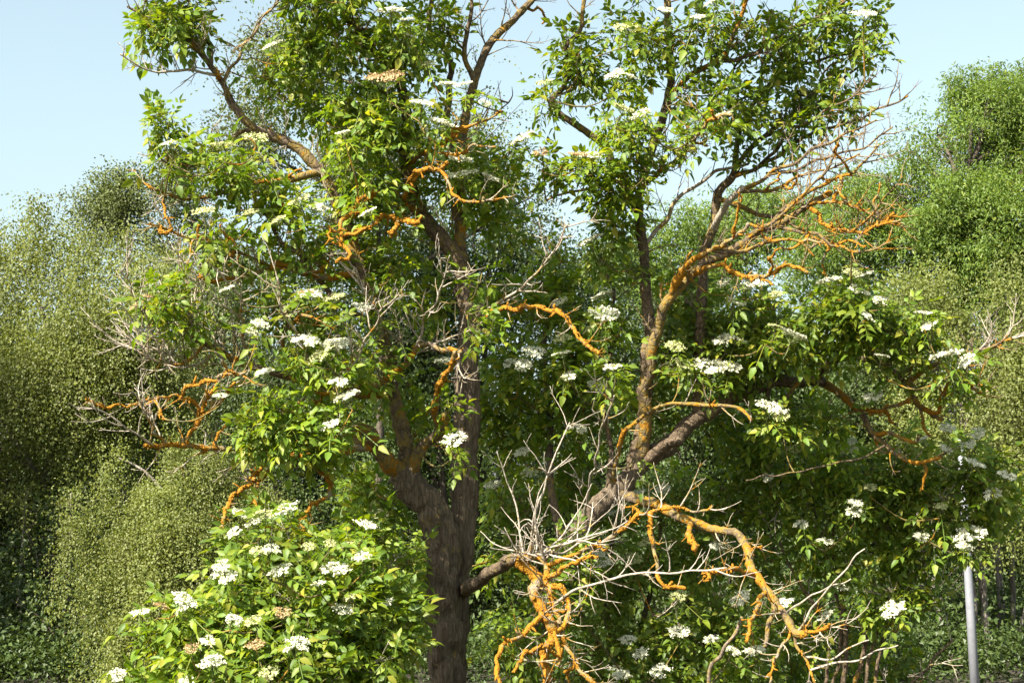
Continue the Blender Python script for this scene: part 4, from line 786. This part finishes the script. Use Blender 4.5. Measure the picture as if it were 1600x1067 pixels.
# --- leafy clumps (photo px, px radii, depth, depth radius, shoots)
CL = [(240, 22, 45, 30, -.6, .25, 16), (300, 20, 40, 45, -.45, .25, 15), (262, 178, 26, 28, -.7, .15, 9), (300, 240, 55, 28, -.7, .2, 13), (370, 250, 70, 34, -.7, .25, 18),
      (430, 120, 40, 35, -.2, .25, 10), (470, 60, 60, 50, 0, .35, 18), (560, 40, 80, 60, -.1, .45, 34), (640, 60, 60, 70, 0, .4, 30), (690, 30, 40, 40, .2, .3, 10), (500, 5, 80, 40, -.2, .4, 16),
      (570, 180, 70, 60, -.25, .4, 32), (650, 190, 60, 55, -.2, .4, 26), (500, 150, 50, 40, -.1, .3, 12), (600, 130, 60, 40, -.2, .4, 18), (640, 290, 70, 60, .0, .4, 26), (560, 280, 60, 50, -.3, .35, 22), (720, 260, 60, 60, .1, .4, 22), (770, 290, 45, 50, .25, .3, 14), (800, 225, 30, 25, .2, .2, 5),
      (430, 300, 60, 45, -.45, .35, 20), (340, 370, 60, 40, -.7, .25, 14), (450, 380, 60, 45, -.5, .35, 15), (520, 370, 60, 60, -.2, .35, 20), (600, 400, 60, 60, -.1, .4, 22), (680, 440, 40, 60, .2, .3, 12),
      (265, 460, 40, 45, -.85, .2, 15), (300, 500, 36, 26, -.85, .2, 9), (420, 450, 60, 40, -.7, .3, 13), (510, 490, 70, 45, -.6, .35, 22), (570, 540, 70, 50, -.45, .35, 26), (480, 560, 60, 40, -.75, .3, 16), (600, 470, 50, 50, -.3, .3, 14),
      (450, 640, 80, 45, -.95, .3, 30), (530, 640, 60, 50, -.75, .3, 22), (400, 665, 40, 30, -1.0, .2, 9), (610, 600, 50, 40, .45, .3, 11), (650, 640, 40, 40, .5, .25, 6), (490, 700, 70, 25, -.8, .25, 13), (560, 745, 60, 30, .5, .25, 13),
      (742, 435, 32, 14, -.6, .15, 6), (740, 488, 48, 18, -.75, .18, 14), (705, 700, 26, 30, -.4, .2, 5), (700, 620, 20, 20, -.3, .1, 3),
      (800, 560, 60, 50, .75, .3, 20), (880, 560, 70, 55, .65, .35, 26), (870, 640, 90, 60, .9, .35, 28), (950, 500, 50, 50, .6, .3, 14), (790, 660, 50, 80, 1.1, .3, 22), (960, 588, 26, 20, -.1, .12, 6), (985, 705, 26, 16, -.2, .1, 4),
      (850, 440, 50, 50, 1.0, .3, 10), (940, 390, 40, 40, .6, .3, 10), (1000, 260, 60, 50, .0, .35, 22), (950, 280, 50, 40, .1, .3, 14), (980, 190, 60, 45, -.1, .35, 20), (1060, 210, 50, 40, -.1, .3, 12), (910, 240, 40, 30, .05, .2, 9), (868, 250, 20, 22, .1, .12, 4), (855, 160, 18, 24, .1, .1, 4),
      (905, 70, 40, 60, .15, .3, 20), (900, 110, 30, 30, .15, .2, 8), (960, 110, 50, 35, .2, .3, 11), (1020, 60, 50, 50, .2, .35, 18), (1080, 50, 50, 50, .1, .3, 16), (1060, 130, 50, 40, .1, .3, 14), (1140, 40, 60, 45, .1, .35, 20), (1220, 30, 60, 35, .2, .35, 20), (1300, 30, 60, 35, .2, .3, 18), (1350, 60, 35, 40, .2, .2, 14), (1250, 120, 50, 35, .3, .3, 10), (1170, 130, 50, 40, .2, .3, 9), (1200, 90, 50, 40, .3, .3, 10), (1370, 20, 18, 25, .2, .1, 4), (1180, 170, 45, 30, .3, .3, 9), (1262, 160, 40, 25, .3, .25, 9), (1235, 195, 40, 25, .3, .25, 7), (1300, 125, 40, 25, .3, .25, 8), (1335, 165, 25, 18, .1, .15, 3), (1160, 230, 35, 30, .4, .2, 6), (1120, 150, 40, 35, .1, .25, 8), (1240, 80, 50, 30, .3, .3, 8), (1090, 180, 40, 30, 0, .25, 8),
      (980, 20, 50, 30, .3, .3, 9), (1000, 420, 50, 40, .4, .3, 8), (1080, 420, 50, 50, 1.0, .3, 9), (960, 340, 45, 40, .4, .3, 10),
      (1110, 510, 80, 50, .75, .35, 28), (1170, 480, 80, 45, .65, .35, 26), (1150, 560, 70, 40, .75, .35, 18), (1060, 540, 50, 50, .5, .3, 13), (1240, 510, 60, 45, .4, .3, 18), (1310, 470, 60, 36, .2, .3, 22), (1360, 500, 70, 45, .2, .3, 28), (1430, 500, 50, 40, .2, .3, 18), (1400, 550, 60, 35, .3, .3, 15), (1300, 530, 50, 35, .4, .3, 14), (1480, 580, 50, 22, .15, .2, 12), (1420, 585, 40, 25, .2, .2, 8), (1300, 635, 60, 28, .7, .3, 13), (1210, 640, 60, 30, .7, .3, 14), (1330, 440, 40, 18, .2, .2, 7),
      (790, 450, 60, 50, 1.0, .3, 16), (870, 400, 50, 40, 1.1, .3, 11), (900, 480, 60, 60, .9, .3, 16), (1060, 470, 50, 50, .9, .3, 14), (1050, 620, 60, 50, 1.0, .3, 16), (1130, 650, 60, 40, 1.1, .3, 14), (900, 720, 70, 50, 1.3, .3, 16), (760, 600, 40, 80, 1.2, .3, 14), (1220, 560, 60, 40, .9, .3, 12), (1000, 580, 50, 50, 1.0, .3, 10), (780, 350, 40, 40, .6, .25, 9),
      # crown above the frame
      (250, -60, 70, 60, -.4, .5, 22), (420, -120, 120, 90, -.2, .8, 45), (620, -130, 130, 100, 0, .9, 50), (540, -50, 120, 50, -.3, .7, 30), (800, -160, 110, 90, .2, .8, 34), (980, -130, 110, 90, .2, .8, 40), (1150, -110, 120, 80, .1, .8, 40), (1300, -70, 90, 60, .2, .6, 24), (1050, -50, 120, 40, .1, .6, 20)]
S, Dr = clump_shoots(CL); E.shoots(S, Dr, leaves=rng.integers(4, 8, len(S)))
FL = [(610, 15, 40), (425, 70, 38), (670, 100, 30, 'b'), (700, 130, 30), (725, 131, 28), (660, 160, 38), (690, 190, 42), (758, 160, 22), (815, 215, 36), (265, 222, 26), (535, 207, 26), (720, 246, 36), (722, 270, 38), (768, 277, 30), (497, 322, 38), (575, 330, 24), (432, 343, 30, 'b'), (318, 328, 40, 'b'), (390, 330, 30, 'b'), (465, 312, 34, 'b'),
      (485, 458, 36), (520, 464, 34, 'b'), (567, 478, 34), (408, 505, 30), (395, 518, 26), (355, 450, 26), (480, 530, 44), (525, 535, 46), (500, 552, 40, 'b'), (530, 595, 34), (540, 617, 32), (515, 662, 32), (412, 580, 26), (692, 562, 28), (738, 465, 22), (345, 617, 20), (400, 213, 40, 'b'), (378, 70, 30, 'o'), (350, 225, 36, 'b'), (600, 118, 50, 'o'), (480, 455, 30, 'o'), (215, 475, 24, 'o'), (230, 462, 20, 'o'), (635, 30, 24), (640, 55, 20),
      (835, 548, 36), (878, 551, 36), (812, 568, 42), (892, 585, 32), (710, 685, 34), (878, 527, 32, 'b'), (920, 513, 30, 'b'), (945, 488, 38), (958, 572, 30), (932, 602, 28), (920, 375, 36), (940, 460, 30), (875, 470, 26), (830, 735, 28), (815, 705, 28), (905, 668, 28), (800, 600, 26, 'b'),
      (960, 115, 34), (985, 118, 26), (975, 168, 44, 'b'), (1000, 178, 34), (925, 242, 40), (905, 240, 30, 'o'), (1040, 15, 26), (980, 42, 38, 'b'), (1090, 26, 28), (1130, 178, 22), (1352, 20, 36), (1112, 2, 26), (850, 128, 26, 'b'), (845, 237, 30, 'o'), (1180, 437, 36), (1295, 437, 42), (1332, 424, 34, 'b'), (1352, 428, 30), (1342, 452, 32), (1375, 468, 26), (1355, 492, 26), (1443, 488, 24), (1451, 508, 26), (1378, 555, 24), (1365, 618, 32), (1240, 522, 40), (1212, 508, 28, 'b'), (1108, 570, 44), (1143, 571, 40), (1070, 567, 34, 'b'), (1152, 529, 36), (1128, 530, 30), (1055, 540, 34, 'b'), (1150, 470, 34), (1205, 460, 30, 'b'), (1165, 447, 26), (1480, 552, 42), (1508, 563, 30), (1206, 634, 42), (1220, 650, 30, 'b'), (1130, 440, 28)]
add_flowers(E, FL, CL)
E.finish()

# ------------------------------------------------------------------ elder shrubs
def shrub(label, base_px, Y, clumps, flowers, stems, group=None, tilt=.45, extra=()):
    b = P(base_px, 1200, Y); b[2] = 0
    e = Elder('elder_shrub', label, 'shrub', b, group)
    bx, by = project(b[None])[0][:2]
    for i, (tx, ty, d, r) in enumerate(stems):
        e.limb('s%d' % i, None, [(bx+(i-len(stems)/2)*26, by+8), (bx*.75+tx*.25, by*.6+ty*.4), (bx*.35+tx*.65+rng.normal()*8, by*.3+ty*.7), (tx, ty)], r, r*.35, d, .15, d0=Y)
        e.dead_on('s%d' % i, 5, .4, .2, t0=.4)
    for i, (pp, r, d) in enumerate(extra): e.limb('e%d' % i, None, pp, r, r*.6, d, .2, d0=Y*.4+d*.6, part='branch', mat='twig_brown')
    S, Dr = clump_shoots(clumps); e.shoots(S, Dr, leaves=rng.integers(4, 8, len(S))); add_flowers(e, flowers, clumps, tilt); e.finish()
CLL = [(440, 815, 55, 25, -1.1, .25, 18), (380, 830, 40, 20, -1.2, .2, 10), (570, 830, 50, 35, -.8, .3, 20), (520, 870, 70, 35, -1.2, .35, 28), (440, 900, 70, 35, -1.4, .35, 30), (360, 905, 60, 30, -1.5, .3, 24), (560, 920, 70, 45, -1.2, .35, 32), (620, 930, 45, 60, -.9, .3, 24), (470, 960, 90, 40, -1.6, .35, 36), (370, 970, 90, 40, -1.7, .35, 36), (285, 960, 60, 25, -1.7, .25, 18), (240, 975, 35, 16, -1.7, .15, 6), (340, 1040, 100, 40, -1.9, .35, 36), (470, 1040, 90, 50, -1.8, .35, 36), (580, 1020, 80, 60, -1.4, .35, 36), (250, 1060, 60, 30, -1.9, .25, 14), (600, 980, 60, 40, -1.2, .3, 22), (400, 1120, 170, 50, -1.8, .4, 50), (590, 1110, 80, 50, -1.4, .3, 25), (590, 780, 40, 40, .4, .25, 12), (640, 870, 26, 40, -.3, .2, 6)]
FLL = [(352, 898, 36), (346, 883, 32), (437, 889, 36), (523, 886, 36), (445, 794, 38), (415, 801, 28, 'b'), (380, 803, 30), (396, 815, 34), (365, 831, 22), (424, 856, 28), (405, 860, 28, 'b'), (574, 818, 40), (594, 803, 32, 'b'), (565, 868, 34), (545, 848, 26, 'b'), (497, 910, 24), (482, 853, 24, 'b'), (516, 848, 20, 'b'), (220, 955, 28), (252, 945, 26, 'o'), (288, 936, 34), (286, 950, 32), (330, 1032, 42), (466, 1003, 36), (452, 1010, 28), (183, 1054, 26), (292, 1063, 24), (325, 1000, 26), (365, 966, 30), (535, 950, 32), (605, 940, 24), (420, 1050, 34, 'b'), (440, 955, 30, 'o'), (400, 1005, 34, 'o'), (548, 930, 24, 'b'), (300, 1012, 30, 'o'), (395, 968, 26, 'b')]
shrub('sunlit elder shrub with bright white flower heads below the orange hanging branches', 450, -1.2, CLL, FLL,
      [(330, 950, -1.6, 8), (400, 860, -1.3, 9), (480, 880, -1.3, 9), (560, 860, -.9, 10), (600, 930, -1.0, 8), (370, 1010, -1.8, 7), (510, 980, -1.6, 8)], tilt=.5)
CLR = [(1180, 700, 70, 45, 1.4, .35, 26), (1280, 700, 80, 45, 1.3, .35, 28), (1370, 730, 70, 45, 1.2, .35, 24), (1130, 760, 60, 50, 1.5, .3, 18), (1230, 770, 80, 50, 1.4, .35, 26), (1340, 790, 80, 45, 1.2, .35, 28), (1440, 760, 70, 50, 1.1, .35, 26), (1510, 730, 60, 40, 1.0, .3, 20), (1560, 770, 60, 40, 1.0, .3, 18), (1500, 820, 70, 40, 1.0, .3, 20), (1420, 850, 80, 50, 1.2, .3, 26), (1300, 860, 80, 50, 1.4, .35, 24), (1180, 860, 70, 60, 1.6, .35, 20), (1380, 930, 70, 40, 1.2, .3, 18), (1420, 690, 40, 25, 1.1, .25, 8), (1540, 695, 50, 25, 1.0, .2, 9), (1260, 940, 70, 50, 1.6, .3, 12), (1330, 980, 70, 40, 1.6, .3, 8), (1440, 920, 40, 30, 1.1, .2, 7), (1240, 1030, 70, 40, 1.9, .3, 16), (1340, 1050, 70, 40, 1.9, .3, 14), (1420, 1040, 50, 35, 1.8, .3, 8)]
FLR = [(1440, 685, 28), (1478, 700, 28), (1513, 692, 30), (1528, 675, 28), (1525, 722, 36), (1575, 742, 32), (1515, 833, 40), (1507, 852, 24), (1337, 785, 26), (1335, 798, 28), (1252, 818, 22), (1290, 845, 22), (1440, 838, 24), (1395, 950, 38), (1315, 915, 22), (1320, 688, 32), (1326, 702, 26), (1290, 690, 26, 'b'), (1480, 668, 26), (1550, 770, 26), (1240, 700, 26, 'b'), (1360, 760, 24, 'b'), (1200, 745, 24), (1290, 960, 26), (1470, 790, 26, 'b')]
shrub('wide shaded elder shrub reaching round the grey metal post', 1330, 1.5, CLR, FLR,
      [(1190, 720, 1.4, 5), (1260, 760, 1.4, 5), (1300, 700, 1.3, 7), (1400, 740, 1.2, 7), (1450, 770, 1.1, 5), (1510, 740, 1.0, 5), (1490, 1000, 1.2, 6)], tilt=.55)
CLM = [(800, 760, 60, 60, 1.7, .35, 22), (880, 760, 60, 60, 1.8, .35, 20), (800, 860, 60, 60, 1.8, .35, 18), (900, 870, 70, 60, 1.6, .35, 22), (960, 900, 60, 60, 1.5, .35, 22), (1020, 860, 60, 50, 1.6, .35, 18), (1050, 760, 60, 50, 1.7, .3, 18), (1100, 840, 60, 60, 1.6, .35, 20), (940, 980, 70, 60, 1.3, .35, 24), (1020, 980, 60, 60, 1.2, .35, 24), (1100, 960, 60, 60, 1.3, .35, 24), (1160, 980, 60, 50, 1.2, .35, 20), (1030, 1050, 90, 40, 1.0, .3, 22), (1150, 1050, 60, 40, 1.1, .3, 14), (900, 1050, 60, 40, 1.3, .3, 12), (860, 930, 40, 50, .1, .2, 12), (820, 1010, 45, 50, .0, .2, 14), (900, 840, 30, 30, .2, .15, 6), (960, 780, 50, 50, 1.9, .3, 12), (790, 980, 40, 60, 1.9, .3, 9), (640, 900, 50, 80, 1.4, .35, 16), (580, 820, 50, 50, 1.3, .3, 12)]
FLM = [(935, 862, 38), (942, 880, 30), (990, 872, 30, 'b'), (1110, 998, 28), (1062, 985, 32), (970, 1050, 32), (1030, 1047, 36), (1145, 1015, 26), (1180, 1014, 30), (1000, 1020, 26), (1226, 940, 32), (1157, 932, 30), (1120, 853, 26), (1036, 762, 30), (980, 998, 26), (1060, 930, 26, 'b'), (960, 800, 28), (770, 756, 22), (995, 770, 28), (1090, 780, 26, 'b'), (1010, 845, 24, 'b')]
shrub('dark shaded elder shrub behind the dead orange limb', 980, 1.6, CLM, FLM,
      [(810, 780, 1.7, 9), (890, 780, 1.8, 10), (960, 800, 1.7, 9), (1040, 770, 1.7, 9), (1100, 850, 1.6, 8), (1020, 960, 1.2, 7), (1150, 960, 1.3, 8)], tilt=.55, extra=[([(1050, 1235), (1090, 1110), (1110, 1050), (1140, 1000), (1158, 962)], 5.5, .2)])
